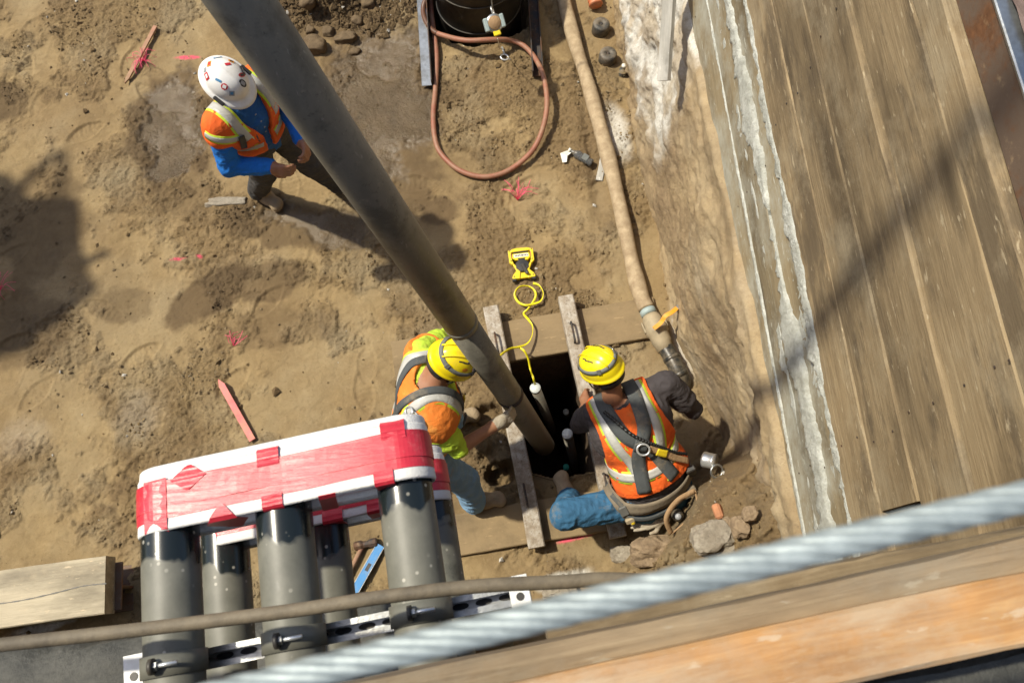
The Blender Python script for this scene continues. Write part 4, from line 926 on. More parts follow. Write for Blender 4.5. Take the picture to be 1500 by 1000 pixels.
v, f = torus(bc+V(-.005, .075, .03), (1, .1, .3), .026, .006, 20, 8, 1.3); mk('shackle', v, f, M['bright'], ll, True)
v, f = tube([bc+V(-.005, .09, .04), bc+V(-.05, .5, 1.4), bc+V(-.1, 1.0, 3.2)], .006, 8); mk('support_cable', v, f, M['galv'], ll, True)
hk = G(739, 84, .02)
v, f = tube(spline([bc+V(.015, -.09, -.05), (bc+hk)/2+V(0, -.02, -.05), hk+V(-.01, .06, .02)], 16), .003, 6); mk('wire', v, f, M['bright'], ll, True)
v, f = torus(hk, (.1, -.1, 1), .024, .007, 20, 8, 1.25); mk('snap_hook', v, f, M['bright'], ll, True)
v, f = tube([hk+V(0, .03, .005), hk+V(-.012, .085, .015)], .008, 8); mk('swivel', v, f, M['bright'], ll, True)

# ------------------------------------------------------------------ tan discharge hose with valve
hz_ = [(815, -60), (826, 0), (842, 62), (862, 125), (880, 190), (896, 250), (912, 320), (926, 385), (938, 430), (947, 452)]
path = [P(a, b, max(0, GH(*P(a, b, 0)[:2]))+.055) for a, b in hz_]; pth = spline(path, 90); rr_ = .054+.006*np.sin(np.arange(90)*.31)*np.cos(np.arange(90)*.13)
v, f = tube(pth, rr_, 20); v[:, 2] = np.where(v[:, 2] < .03, v[:, 2]*.6+.012, v[:, 2])
dh = thing('discharge_hose', path[5]-V(0, 0, .05), 'mud coated tan discharge hose with valve running along the bank', 'hose'); mk('hose_run', v, f, M['tanhose'], dh, True)
q0, q1, q2, q3 = P(946, 450, .07), P(957, 472, .09), P(972, 505, .10), P(981, 520, .10)
for a in (.2, .75): v, f = tube([q0+(q1-q0)*a, q0+(q1-q0)*(a+.3)], .0555, 20); mk('hose_band', v, f, M['bluegrey'], dh, True)
ddv = nrm(q2-q1)
v, f = lathe([(.052, -.02), (.062, 0), (.068, .02), (.07, .06), (.078, .075), (.078, .12), (.068, .13), (.066, .19), (.06, .2), (.055, .25)], q0+(q1-q0)*.7, ddv, 28); mk('coupling', v, f, M['camlock'], dh, True)
for s_ in (-1, 1):
    sv = nrm(np.cross(ddv, (0, 0, 1))); v, f = boxm(q1+sv*s_*.078+ddv*.02, (.08, .012, .03), axes(ddv), .004); mk('cam_lever', v, f, M['camlock'], dh)
vs = P(963, 478, .19); v, f = tube([vs-V(0, 0, .05), vs+V(0, 0, .02)], .012, 12); mk('valve_stem', v, f, M['bright'], dh, True)
he = P(1001, 444, .21); hp = spline([vs+V(-.03, -.02, .015), vs+V(.02, .015, .02), vs+V(.05, .05, .045), (vs+he)/2+V(0, 0, .04), he+(vs-he)*.28+V(0, 0, .03)], 20)
v, f = ribbon(hp, [V(0, 0, 1)]*20, .028, .009); hd = mk('valve_handle', v, f, M['orange'], dh, False)
v, f = ribbon(np.linspace(hp[-1], he+V(0, 0, .03), 4), [V(0, 0, 1)]*4, .027, .005); mk('bare_handle_end', v, f, M['galv'], hd)
bp = spline([q2, P(981, 520, .1), P(988, 533, .10), P(995, 547, .09), P(1000, 560, .04), P(1001, 568, -.05)], 30)
be = thing('black_elbow_pipe', bp[-1], 'black plastic elbow pipe joined to the end of the tan hose', 'pipe')
v, f = tube(bp, [.053]*18+[.055]*12, 24); mk('elbow', v, f, M['blackpipe'], be, True)
for i in (8, 17, 27): v, f = tube([bp[i-1], bp[i], bp[i+1]], .0575, 24); mk('collar', v, f, M['blackpipe'], be, True)

# ------------------------------------------------------------------ small litter and plugs by the bank
for (px, py, sc, lab) in ((879, 46, 1.0, 'black rubber pipe plug touching the orange corrugated pipe'), (889, 89, 1.0, 'black rubber pipe plug with dusty top beside the clear bottle')):
    g = G(px, py); t = thing('rubber_plug', g-V(0, 0, .01), lab, 'pipe plug', 'rubber pipe plugs')
    v, f = lathe([(.062, 0), (.068, .004), (.067, .09), (.060, .102), (.018, .104), (.016, .085), (.0, .084)], g-V(0, 0, .012), (.04, .02, 1), 28); mk('plug_body', v, f, M['can'], t, True)
    v, f = lathe([(.0, .0), (.012, 0), (.011, .012), (0, .013)], g+V(.004, .002, .075), (0, 0, 1), 10); mk('centre_bolt', v, f, M['rustdark'], t, True)
pr = []; 
for k in range(60): pr.append((.052+.005*math.sin(k*1.4), k*.0085))
a = G(872, 16)+V(0, 0, .06); dd = nrm(V(-.10, 1, .12)); v, f = lathe([(.0, -.012), (.04, -.004)]+pr, a, dd, 26); mk('corrugated_pipe', v, f, M['corr'], None, True, label='orange corrugated plastic pipe end at the top edge', cat='pipe')
g = G(911, 110); t = thing('small_bottle', g, 'small clear bottle with white cap standing near the rubber plug', 'bottle'); v, f = lathe([(.026, 0), (.028, .006), (.028, .06), (.020, .075), (.014, .085), (.014, .092)], g, (.05, .05, 1), 18); mk('bottle_body', v, f, M['glass'], t, True)
v, f = lathe([(.017, 0), (.017, .02), (.0, .022)], g+V(.004, .004, .092), (.05, .05, 1), 16); mk('cap', v, f, M['white'], t, True)
# crushed water bottle
b0, b1 = G(838, 222, .03), G(872, 243, .03); dd = nrm(b1-b0); t = thing('water_bottle', (b0+b1)/2-V(0, 0, .03), 'crushed clear water bottle lying left of the tan hose', 'bottle')
pr = [(.012, -.0), (.013, .02), (.022, .04), (.032, .06), (.031, .08), (.033, .10), (.029, .12), (.033, .14), (.030, .16), (.032, .18), (.028, .19), (.0, .188)]
v, f = lathe(pr, b0-dd*.015, dd, 18); v = v+.005*np.stack([vn3(v*28, 1), vn3(v*28, 2), vn3(v*28, 3)], 1); mk('bottle_body', v, f, M['glass'], t, True)
v, f = lathe([(.015, 0), (.015, .018), (0, .018)], b0-dd*.03, dd, 14); mk('cap', v, f, M['white'], t, True)
v, f = ribbon([b0+dd*x_+V(0, 0, .0335) for x_ in (.09, .105, .12, .135)], [V(0, 0, 1)]*4, .05, .001); mk('label', v, f, M['hatband'], t)
lp = G(829, 229, .012); v = [lp+V(-.03, -.05, .0), lp+V(.0, -.055, .012), lp+V(.01, .0, .004), lp+V(.05, .03, .01), lp+V(.04, .055, .0), lp+V(-.02, .03, .012), lp+V(-.04, .03, 0)]
o = mk('paper_scrap', v, [(0, 1, 2, 6), (2, 3, 4, 5), (2, 5, 6)], M['white'], None, label='torn white paper scrap beside the crushed bottle', cat='paper scrap'); md = o.modifiers.new('t', 'SOLIDIFY'); md.thickness = .0015
a, b = G(878, 265, .01), G(886, 225, .02); obox('wood_offcut', (a+b)/2, (np.linalg.norm(b-a), .05, .02), axes(b-a), M['weathwood'], None, .003, .003, 6, label='pale wood offcut half under the tan hose', cat='offcut')
# weathered board leaning against the bank
a, b = XW(980, 118, 1.0), XW(992, -60, 1.06); obox('leaning_board', (a+b)/2-V(.03, 0, 0), (np.linalg.norm(b-a), .085, .03), axes(b-a, (-.8, .0, .6)), M['weathwood'], None, .003, .003, 14, label='narrow white weathered board leaning on the cement dusted bank', cat='board')

# ------------------------------------------------------------------ survey lath, ribbons
def lath(a, b, w, mat, label):
    pa, pb = G(*a, .02), G(*b, .015); d_ = nrm(pb-pa); A = axes(d_); L = np.linalg.norm(pb-pa); h = w/2
    pr2 = [(-L/2, 0), (-L/2+.05, h), (L/2, h), (L/2, -h), (-L/2+.05, -h)]; c = (pa+pb)/2+V(0, 0, .012)
    v = [c+A[:, 0]*x_+A[:, 1]*y_+A[:, 2]*z_ for z_ in (-.007, .007) for x_, y_ in pr2]; f = [(4, 3, 2, 1, 0), (5, 6, 7, 8, 9)]+[(i, (i+1) % 5, 5+(i+1) % 5, 5+i) for i in range(5)]
    return mk('survey_stake', v, f, mat, None, label=label, cat='stake')
lath((321, 556), (371, 645), .042, M['lath'], 'pink painted wooden survey stake lying above the conduit wrap')
lath((184, 124), (229, 40), .030, M['stake'], 'thin brown survey stake with pink ribbon near the puddle')
def whisk(px, py, n, L, up, label, seed, ang0=0, spread=6.28):
    g = G(px, py, 0); rs = np.random.RandomState(seed); parts_ = []
    for k in range(n):
        a = ang0+(rs.rand()-.5)*spread; l_ = L*(.45+.6*rs.rand()); e = g+V(math.cos(a)*l_, math.sin(a)*l_, .012+up*rs.rand()); m_ = (g+e)/2+V(rs.randn()*.015, rs.randn()*.015, .02+up*.7)
        pth = spline([g+V(0, 0, .006), m_, e], 8); parts_.append(ribbon(pth, [nrm(V(rs.randn()*.5, rs.randn()*.5, 1))]*8, (.0028), .0006))
    v, f = join(*parts_); mk('flagging_whisker', v, f, M['pink'], None, label=label, cat='flagging', group='pink survey flagging')
whisk(758, 294, 26, .17, .05, 'pink whisker marker on soil below the red hose loop', 1, 1.4, 2.6)
whisk(213, 90, 26, .15, .05, 'pink flagging tied round the brown stake by the puddle', 2)
whisk(2, 424, 20, .14, .04, 'pink flagging at the left edge inside the dark shadow', 3)
whisk(343, 507, 9, .12, .02, 'small frayed pink whisker on dry soil above the stake', 4, 1.2, 2.2)
# ------------------------------------------------------------------ timber lower left with steel section behind
gplank('treated_timber', (-180, 856), (153, 820), (155, 892), (-170, 950), .36, .12, 'pale treated timber with long crack at the lower left', 'timber', 'timber')
a, b = P(166, 826, .30), P(170, 890, .30); t = thing('rusty_beam', (a+b)/2-V(.0, 0, .3), 'rusty steel beam end sticking out under the pale timber', 'steel beam'); d_ = nrm(P(170, 850, .25)-P(-100, 885, .25)); A = axes(d_)
cb = P(172, 858, .235); v, f = boxm(cb-d_*.8+V(0, 0, 0), (1.66, .28, .016), A, .004); mk('top_flange', v, f, M['rust'], t)
v, f = boxm(cb-d_*.8-V(0, 0, .11), (1.6, .02, .2), A, .004); mk('web', v, f, M['rust'], t); v, f = boxm(cb-d_*.8-V(0, 0, .22), (1.6, .28, .016), A, .004); mk('bottom_flange', v, f, M['rust'], t)
# crack in the timber
pts = [P(-20, 886, .3615), P(30, 879, .3615), P(80, 868, .3615), P(120, 858, .3615), P(156, 854, .3615)]; v, f = ribbon(spline(pts, 40), [V(0, 0, 1)]*40, .006*(1+.4*np.sin(np.arange(40)*1.7)), .0008)
tb = [o for o in bpy.data.objects if o.name.startswith('treated_timber')][0]
o = bpy.data.objects.new('crack', meshdata('crack', v, f, M['black'])); link(o); o.parent = tb; o.matrix_parent_inverse = (Matrix.Translation(tb.location) @ tb.rotation_euler.to_matrix().to_4x4()).inverted()
# ------------------------------------------------------------------ blue level, grade rod, hammer seen between conduits
a, b = G(516, 872, .03), G(558, 798, .03); lv = thing('spirit_level', (a+b)/2-V(0, 0, .03), 'blue spirit level lying on soil between the conduits', 'level'); A = axes(b-a); L = np.linalg.norm(b-a)
v, f = boxm((a+b)/2, (L, .05, .022), A, .002); mk('level_body', v, f, M['blue'], lv)
for s_ in (-1, 1): v, f = boxm((a+b)/2+A[:, 1]*s_*.0265, (L, .004, .026), A, .001); mk('rail', v, f, M['galv'], lv)
v, f = boxm((a+b)/2+A[:, 0]*.02+V(0, 0, .0112), (.05, .022, .003), A, .001); mk('vial_window', v, f, M['black'], lv)
a, b = G(534, 960, .03), G(566, 872, .03); rod = thing('grade_rod', (a+b)/2-V(0, 0, .03), 'white graduated grade rod on soil between the right conduits', 'grade rod'); A = axes(b-a); L = np.linalg.norm(b-a)
v, f = boxm((a+b)/2, (L, .05, .02), A, .003); mk('rod_body', v, f, M['whitesteel'], rod)
for k in range(14): v, f = boxm(a+(b-a)*(k+.5)/14+A[:, 1]*(.008 if k % 2 else -.008)+V(0, 0, .0107), (L/34, .022, .001), A); mk('graduation', v, f, M['st_red'] if k % 5 == 0 else M['black'], rod)
a, b = G(519, 800, .03), G(545, 795, .03); hm = thing('hammer', (a+b)/2-V(0, 0, .03), 'muddy sledge hammer head resting on soil behind the conduits', 'hammer')
v, f = lathe([(.0, 0), (.024, 0), (.03, .01), (.03, .045), (.022, .06), (.022, .09), (.03, .11), (.03, .14), (.024, .148), (0, .148)], a, b-a, 8); mk('head', v, f, M['rustdark'], hm)
v, f = tube([(a+b)/2, (a+b)/2+V(-.12, -.22, 0), (a+b)/2+V(-.2, -.42, 0)], .015, 10); mk('handle', v, f, M['stake'], hm, True)
# ------------------------------------------------------------------ chain at the left bar
p0, p1 = P(722, 630, .38), P(760, 606, .56); ch = thing('chain', p0-V(0, 0, .03), 'rusty chain looped from the suction pipe over the left bar', 'chain')
for k in range(9):
    t_ = k/8; c = p0+(p1-p0)*t_+V(0, 0, -.05*math.sin(math.pi*t_)); dd = nrm(p1-p0); sv = nrm(np.cross(dd, (0, 0, 1))); uv = np.cross(sv, dd); ax2 = uv if k % 2 else sv
    y_ = np.cross(ax2, dd); th = np.linspace(0, 2*np.pi, 16, endpoint=False); path = [c+dd*.022*math.cos(q_)+y_*.013*math.sin(q_) for q_ in th]; path.append(path[0]); v, f = tube(path, .0045, 6, False, ax2); mk('chain_link', v, f, M['rustdark'], ch, True)
# ------------------------------------------------------------------ rocks in the near right corner
for k, (px, py, z_, s_, mt, lab) in enumerate(((1042, 790, .55, (.12, .10, .09), 'rock', 'large grey angular rock just above the wire rope'), (960, 806, .32, (.17, .10, .09), 'rockmud', 'long mud covered rock left of the grey rock'), (915, 812, .22, (.10, .06, .06), 'rock', 'small pale rock at the left end of the rubble'),
        (1083, 772, .8, (.045, .06, .045), 'rockmud', 'rounded brown clod right of the grey rock'), (1098, 752, .9, (.04, .04, .03), 'rockmud', 'small clod highest on the rubble slope'), (1064, 764, .75, (.028, .03, .025), 'rockmud', 'tiny clod beside the broken brick'), (820, 866, .1, (.12, .06, .06), 'rock', 'pale flat rock under the brown hose'),
        (462, 70, .1, (.10, .08, .07), 'rockmud', 'big round clod at the foot of the spoil heap'), (507, 58, .08, (.10, .05, .05), 'rockmud', 'oblong clod at the wet edge of the spoil heap'), (482, 48, .1, (.05, .05, .04), 'rockmud', 'middle clod of the spoil heap edge'), (455, 46, .1, (.04, .04, .035), 'rockmud', 'small clod beside the grey pipe'), (523, 32, .12, (.05, .05, .04), 'rockmud', 'rounded clod on the spoil heap right side'),
        (520, 77, .03, (.055, .03, .025), 'rockmud', 'flat clod lying in the wet mud'), (540, 8, .22, (.06, .05, .05), 'rockmud', 'upper clod of the spoil heap near the top edge'), (450, 5, .25, (.07, .06, .05), 'rockmud', 'dark clod beside the pipe at the top edge'), (330, 295, .02, (.17, .04, .03), 'rock', 'long pale flat clod next to the boot'))):
    p = G(px, py); v, f = rock(p+V(0, 0, s_[2]*.25 if k != 15 else -.008), s_, k+3, 4 if max(s_) > .09 else 3); mk('rock', v, f, M['clod' if 6 < k < 15 else mt], None, k > 6, label=lab, cat='rock', group='rocks and clods')
p = G(1053, 748, .01); v, f = boxm(p-V(0, 0, .015), (.045, .08, .05), axes((.8, .2, .5), (-.4, 0, .9)), .010); mk('broken_brick', v, f, M['brick'], label='orange broken brick piece in the rubble slope', cat='brick')

# ------------------------------------------------------------------ added bucket-shaped blocker, unseen beyond the left edge, shaped to cast the floor shadow
bk = thing('shadow_caster', (-5.0, 3.1, 2.1), 'unseen bucket-shaped blocker added left of the picture to shade the soil', 'shadow caster')
pr = [(-.55, .1), (-.5, -.35), (-.2, -.6), (.25, -.62), (.6, -.4), (.58, -.36), (.25, -.56), (-.18, -.54), (-.45, -.32), (-.5, .1)]; c = V(-5.45, 3.15, 2.75); CB, SB = math.cos(R(38)), math.sin(R(38))
def rb_(a, b, z): return c+V(a*CB-b*SB, a*SB+b*CB, z)
v = [rb_(-a, s_*.62, b) for s_ in (-1, 1) for a, b in pr]; n = len(pr); f = [(i, (i+1) % n, n+(i+1) % n, n+i) for i in range(n)]; mk('caster_shell', v, f, M['rustdark'], bk)
for s_ in (-1, 1):
    pp = [(-.5, .1), (-.45, -.32), (-.18, -.56), (.25, -.58), (.58, -.38), (.1, .15)]; v = [rb_(-a, s_*.62+e, b) for e in (-.015, .015) for a, b in pp]; f = [(5, 4, 3, 2, 1, 0), (6, 7, 8, 9, 10, 11)]+[(i, (i+1) % 6, 6+(i+1) % 6, 6+i) for i in range(6)]; mk('caster_side_plate', v, f, M['rustdark'], bk)
for k in range(4): v, f = boxm(rb_(-.72, -.5+k*.33, -.37), (.3, .09, .06), axes((-CB, -SB, .25)), .02); mk('caster_tooth', v, f, M['rustdark'], bk)
v, f = boxm(c+V(-1.3, .0, 1.5), (3.6, .3, .42), axes((-.85, -.1, 1)), .03); mk('arm', v, f, M['yellow'], bk)
v, f = boxm(c+V(-.25, .0, .25), (.5, .55, .35), None, .04); mk('caster_hitch', v, f, M['rustdark'], bk)
v, f = tube(spline([rb_(.45, .45, .1), rb_(.75, .75, .5), rb_(.5, .9, 1.1), rb_(-.4, .6, 1.9)], 30), .035, 10); mk('caster_hose', v, f, M['blackrub'], bk, True)  # uneven parts from here on added to roughen the cast shadow's outline
v, f = rock(rb_(.25, -.1, -.1), (.62, .55, .38), 71, 4, .4); mk('caster_lump', v, f, M['rockmud'], bk, True)
v, f = tube([rb_(.3, -.55, -.45), rb_(.95, -.75, -.5)], .03, 10); mk('caster_bar', v, f, M['rustdark'], bk, True)

# ================================================================== PEOPLE
def sdf_prim(k, p):
    if k[0] == 'c':
        _, a, b, ra, rb = k[:5]; ab = b-a; t = np.clip(((p-a)@ab)/(ab@ab+1e-9), 0, 1); return np.linalg.norm(p-a-t[..., None]*ab, axis=-1)-(ra+(rb-ra)*t)
    _, c, A, r = k[:4]; q = (p-c)@A; k0 = np.linalg.norm(q/r, axis=-1); return (k0-1)*min(r)
def bounds(k, m):
    if k[0] == 'c': r = max(k[3], k[4])+m; return np.minimum(k[1], k[2])-r, np.maximum(k[1], k[2])+r
    r = max(k[3])+m; return k[1]-r, k[1]+r
def smin(a, b, k): h = np.clip(.5+.5*(b-a)/k, 0, 1); return b+(a-b)*h-k*h*(1-h)
class Field:
    """smooth union of tapered limbs; ['c', a, b, ra, rb] or ['e', centre, axes, radii]; each carries a tag and a blend"""
    def __init__(s): s.p = []; s.tag = []; s.k = []
    def c(s, a, b, ra, rb, tag, k=.03): s.p.append(['c', np.asarray(a, float), np.asarray(b, float), ra, rb]); s.tag.append(tag); s.k.append(k)
    def e(s, c, A, r, tag, k=.02): s.p.append(['e', np.asarray(c, float), A, np.asarray(r, float)]); s.tag.append(tag); s.k.append(k)
    def ev(s, p):
        d = np.full(p.shape[:-1], 1.0)
        for q, k in zip(s.p, s.k): d = smin(d, sdf_prim(q, p), k)
        return d
    def raw(s, p): return np.stack([sdf_prim(q, p) for q in s.p], -1)
    def grad(s, p, e=.004):
        g = np.stack([s.ev(p+V(e, 0, 0))-s.ev(p-V(e, 0, 0)), s.ev(p+V(0, e, 0))-s.ev(p-V(0, e, 0)), s.ev(p+V(0, 0, e))-s.ev(p-V(0, 0, e))], -1); return g/(np.linalg.norm(g, axis=-1)[..., None]+1e-9)
    def project(s, p, off=0.):
        p = np.array(p, float)
        for _ in range(9): p = p-s.grad(p)*((s.ev(p)-off)*.85)[..., None]
        return p, s.grad(p)
    def grid(s, h, m=.05, off=0., cut=None):
        lo = np.min([bounds(q, m+off)[0] for q in s.p], 0); hi = np.max([bounds(q, m+off)[1] for q in s.p], 0); n = np.ceil((hi-lo)/h).astype(int)+1
        d = np.full(tuple(n), .08, np.float32)
        for q, k in zip(s.p, s.k):
            a, b = bounds(q, .05+k+off); i0 = np.clip(((a-lo)/h).astype(int), 0, n-1); i1 = np.clip(np.ceil((b-lo)/h).astype(int)+1, 1, n)
            g = np.stack(np.meshgrid(*[lo[i]+h*np.arange(i0[i], i1[i]) for i in range(3)], indexing='ij'), -1); sl = tuple(slice(i0[i], i1[i]) for i in range(3))
            d[sl] = smin(d[sl], sdf_prim(q, g).astype(np.float32), k)
        d -= off
        if cut is not None:
            g = np.stack(np.meshgrid(*[lo[i]+h*np.arange(n[i]) for i in range(3)], indexing='ij'), -1); d = np.maximum(d, cut(g).astype(np.float32))
        return d, lo
def surfnet(d, lo, h):
    s = d < 0; c = sum(s[i:d.shape[0]-1+i, j:d.shape[1]-1+j, k:d.shape[2]-1+k].astype(np.int8) for i in (0, 1) for j in (0, 1) for k in (0, 1)); mixed = (c > 0) & (c < 8)
    I = np.argwhere(mixed); idx = np.full(mixed.shape, -1, np.int64); idx[mixed] = np.arange(len(I)); acc = np.zeros((len(I), 3)); cnt = np.zeros(len(I))
    cor = [(i, j, k) for i in (0, 1) for j in (0, 1) for k in (0, 1)]
    for a in cor:
        for ax in range(3):
            if a[ax]: continue
            b = list(a); b[ax] = 1; fa = d[I[:, 0]+a[0], I[:, 1]+a[1], I[:, 2]+a[2]].astype(float); fb = d[I[:, 0]+b[0], I[:, 1]+b[1], I[:, 2]+b[2]].astype(float); m = (fa < 0) != (fb < 0)
            t = np.where(m, fa/(fa-fb+1e-12), 0); p = np.array(a, float)[None]+t[:, None]*(np.array(b)-np.array(a)); acc += np.where(m[:, None], p, 0); cnt += m
    v = lo+h*(I+acc/cnt[:, None]); F = []
    for ax in range(3):
        o1, o2 = (ax+1) % 3, (ax+2) % 3; sa = [slice(None)]*3; sb = [slice(None)]*3; sa[ax] = slice(0, -1); sb[ax] = slice(1, None)
        A_, B_ = s[tuple(sa)], s[tuple(sb)]; E_ = np.argwhere(A_ != B_); E_ = E_[(E_[:, o1] > 0) & (E_[:, o2] > 0) & (E_[:, o1] < s.shape[o1]-1) & (E_[:, o2] < s.shape[o2]-1)]
        flip = A_[E_[:, 0], E_[:, 1], E_[:, 2]]; qd = []
        for d1, d2 in ((1, 1), (0, 1), (0, 0), (1, 0)):
            k = E_.copy(); k[:, o1] -= d1; k[:, o2] -= d2; qd.append(idx[k[:, 0], k[:, 1], k[:, 2]])
        qd = np.stack(qd, 1); qd[~flip] = qd[~flip][:, ::-1]; F.append(qd)
    return v, np.vstack(F)
def wrinkle(v, nrmv, amp, sc, seed, st=(1, 1, 1)):
    w = vn3(v*sc*np.array(st)+seed, seed); w2 = vn3(v*sc*2.1*np.array(st)+seed*3, seed+4); r = (1-np.abs(w)*2)*.6+(1-np.abs(w2)*2)*.4
    return v+nrmv*(amp*r)[:, None]
def vnorm(v, f):
    n = np.zeros_like(v); a = np.cross(v[f[:, 1]]-v[f[:, 0]], v[f[:, 3]]-v[f[:, 0]])
    for k in range(4): np.add.at(n, f[:, k], a)
    return n/(np.linalg.norm(n, axis=1)[:, None]+1e-12)
def hand(F, wr, fd, palm, tag, curl, side, sc=1.0):
    """palm and five fingers; fd finger direction, palm = direction the palm faces, side = towards the thumb"""
    fd = nrm(fd); palm = nrm(palm-np.dot(palm, fd)*fd); th = np.cross(fd, palm)*side
    F.c(wr-fd*.02, wr+fd*.03*sc, .030*sc, .034*sc, tag, .02)
    for s_ in (-1.15, -.4, .4, 1.15): F.c(wr+fd*.02*sc+th*s_*.012*sc, wr+fd*.085*sc+th*s_*.024*sc, .019*sc, .015*sc, tag, .012)
    for s_, L in ((1.15, .070), (.4, .080), (-.4, .074), (-1.15, .058)):
        b = wr+fd*.088*sc+th*s_*.025*sc; ang = 0; d_ = fd
        for j, (fr, ra) in enumerate(((.45, .0105), (.32, .0095), (.25, .0085))):
            ang += curl*(.8 if j == 0 else 1.0)*(1+.12*s_); d_ = fd*math.cos(ang)+palm*math.sin(ang); e = b+d_*L*fr*sc*1.05; F.c(b, e, ra*sc, (ra-.001)*sc, tag, .004); b = e
    b = wr+fd*.022*sc+th*.028*sc; m_ = b+(fd*.55+th*.72+palm*.35)*.044*sc; e = m_+(fd*.85+th*.18+palm*.5)*.036*sc; F.c(b, m_, .015*sc, .0125*sc, tag, .008); F.c(m_, e, .0120*sc, .0095*sc, tag, .004)
def build_person(J, label, mats, sleeve, glove, voxel=.0062, amp=(.007, .009)):
    """J: joints in metres. one continuous body mesh, materials by region"""
    t = thing('person', V(J['pel'][0], J['pel'][1], 0), label, 'person'); F = Field(); g = lambda k: np.asarray(J[k], float)
    lat = nrm(g('shR')-g('shL')); latp = nrm(g('hipR')-g('hipL')); bulk = J.get('bulk', 1.0)
    ch, wa, pe, ne, he = g('chest'), g('waist'), g('pel'), g('neck'), g('head')
    # torso
    F.c(g('shL')+lat*.03, g('shR')-lat*.03, .068, .068, 'shirt', .06); F.c(ch-lat*.085, ch+lat*.085, .118*bulk, .118*bulk, 'shirt', .08); F.c(wa-lat*.07, wa+lat*.07, .112*bulk, .112*bulk, 'shirt', .08)
    F.c(pe-latp*.075, pe+latp*.075, .122*bulk, .122*bulk, 'pants', .06); F.c(wa, pe, .125*bulk, .125*bulk, 'shirt' if np.linalg.norm(wa-pe) > .1 else 'pants', .05); F.c(ch, wa, .125*bulk, .120*bulk, 'shirt', .06)
    for sd_ in 'LR':
        h_, k_, a_ = g('hip'+sd_), g('kn'+sd_), g('an'+sd_); F.c(h_, k_, .104, .080, 'pants', .04); F.c(k_, a_, .079, .070, 'pants', .03)
        up_ = nrm(k_-a_); F.c(a_, a_+up_*.05, .074, .072, 'pants', .015)
        s_, e_, w_ = g('sh'+sd_), g('el'+sd_), g('wr'+sd_); F.c(s_, e_, .066, .060 if sleeve == 'long' else .049, 'sleeve', .035)
        F.c(e_, w_, .058 if sleeve == 'long' else .042, .044 if sleeve == 'long' else .029, 'sleeve' if sleeve == 'long' else 'fore', .022)
        if sleeve == 'short': F.c(s_, s_+(e_-s_)*.62, .070, .072, 'sleeve', .015)
        if sleeve == 'long': F.c(w_-(w_-e_)*.2, w_-(w_-e_)*.05, .046, .047, 'sleeve', .01)
        hand(F, w_, g('fd'+sd_), g('pm'+sd_), 'hand', J.get('curl'+sd_, .55), 1 if sd_ == 'L' else -1, 1.04)
    # head: neck, skull, jaw, nose, ears, brow
    ff = nrm(g('face')); up = nrm(he-ne); up = nrm(np.asarray(J.get('hup', up))); up = nrm(up-np.dot(up, ff)*ff); rt = np.cross(ff, up); HA = np.stack([ff, rt, up], 1)
    F.c(ne-nrm(he-ne)*.03, he-up*.06-ff*.02, .058, .054, 'neck', .03); F.e(he+up*.02, HA, (.094, .074, .100), 'head', .03); F.c(he+ff*.035-up*.05, he+ff*.062-up*.088, .055, .032, 'head', .03)
    F.c(he+ff*.092-up*.005, he+ff*.112-up*.04, .010, .016, 'head', .012); F.c(he+ff*.078+rt*.035+up*.018, he+ff*.078-rt*.035+up*.018, .016, .016, 'head', .02)
    F.c(he+ff*.086-up*.064-rt*.018, he+ff*.086-up*.064+rt*.018, .009, .009, 'head', .008)
    for s_ in (-1, 1): F.e(he+rt*s_*.080-ff*.005-up*.012, HA, (.022, .011, .034), 'head', .008)
    d, lo = F.grid(voxel); v, f = surfnet(d, lo, voxel)
    tg = np.array(F.tag); cen = v[f].mean(1)
    raw = np.empty((len(cen), len(tg)), np.float32)
    for i, q in enumerate(F.p): raw[:, i] = sdf_prim(q, cen)
    ft = tg[np.argmin(raw, 1)]; order = ['shirt', 'pants', 'sleeve', 'fore', 'hand', 'neck', 'head']
    mi = np.array([order.index(x) for x in ft]); ml = [mats['shirt'], mats['pants'], mats['sleeve'], mats.get('fore', M['skin']), glove if glove else M['skin'], mats.get('neck', M['skin']), M['skin']]
    # hair on the back and sides of the head
    hd = (cen-he); hair = (mi == 6) & ((hd@ff < -.02) & (hd@up > -.075)); ml.append(M['hair']); mi[hair] = 7
    vt = np.zeros(len(v), int); vt[f.ravel()] = np.repeat(mi, 4); nv = vnorm(v, f); v2 = v.copy()
    soft = np.isin(vt, (0, 2)); w1 = wrinkle(v, nv, amp[0], 17, 3, (1, 1, 1.6)); v2[soft] = w1[soft]; soft = vt == 1; w1 = wrinkle(v, nv, amp[1], 13, 9, (1, 1, 1.9)); v2[soft] = w1[soft]
    body = mk('body', v2, f, ml, t, True, mi)
    for s_ in (-1, 1):
        v_, f_ = lathe([(.0, -.011), (.008, -.008), (.0115, 0), (.008, .008), (.0, .011)], he+ff*.083+rt*s_*.031+up*.004, ff, 12); mk('eye', v_, f_, M['st_wht'], t, True)
    # boots
    for sd_ in 'LR':
        a_, to = g('an'+sd_), g('to'+sd_); B = Field(); fd = to-a_; fd[2] = 0; fd = nrm(fd); sh = nrm(np.cross(fd, (0, 0, 1))); zf = J.get('ft'+sd_, 0.0); a0 = V(a_[0], a_[1], zf)
        shaft = nrm(g('kn'+sd_)-a_); B.c(a0+V(0, 0, .055), a0+V(0, 0, .055)+shaft*.11, .050, .058, 'b', .02); B.c(a0-fd*.035+V(0, 0, .045), a0+fd*.07+V(0, 0, .048), .043, .046, 'b', .03)
        B.c(a0+fd*.06+V(0, 0, .048), a0+fd*.155+V(0, 0, .040), .048, .040, 'b', .03); B.c(a0+fd*.15+V(0, 0, .038)-sh*.012, a0+fd*.165+V(0, 0, .036)+sh*.012, .040, .038, 'b', .02)
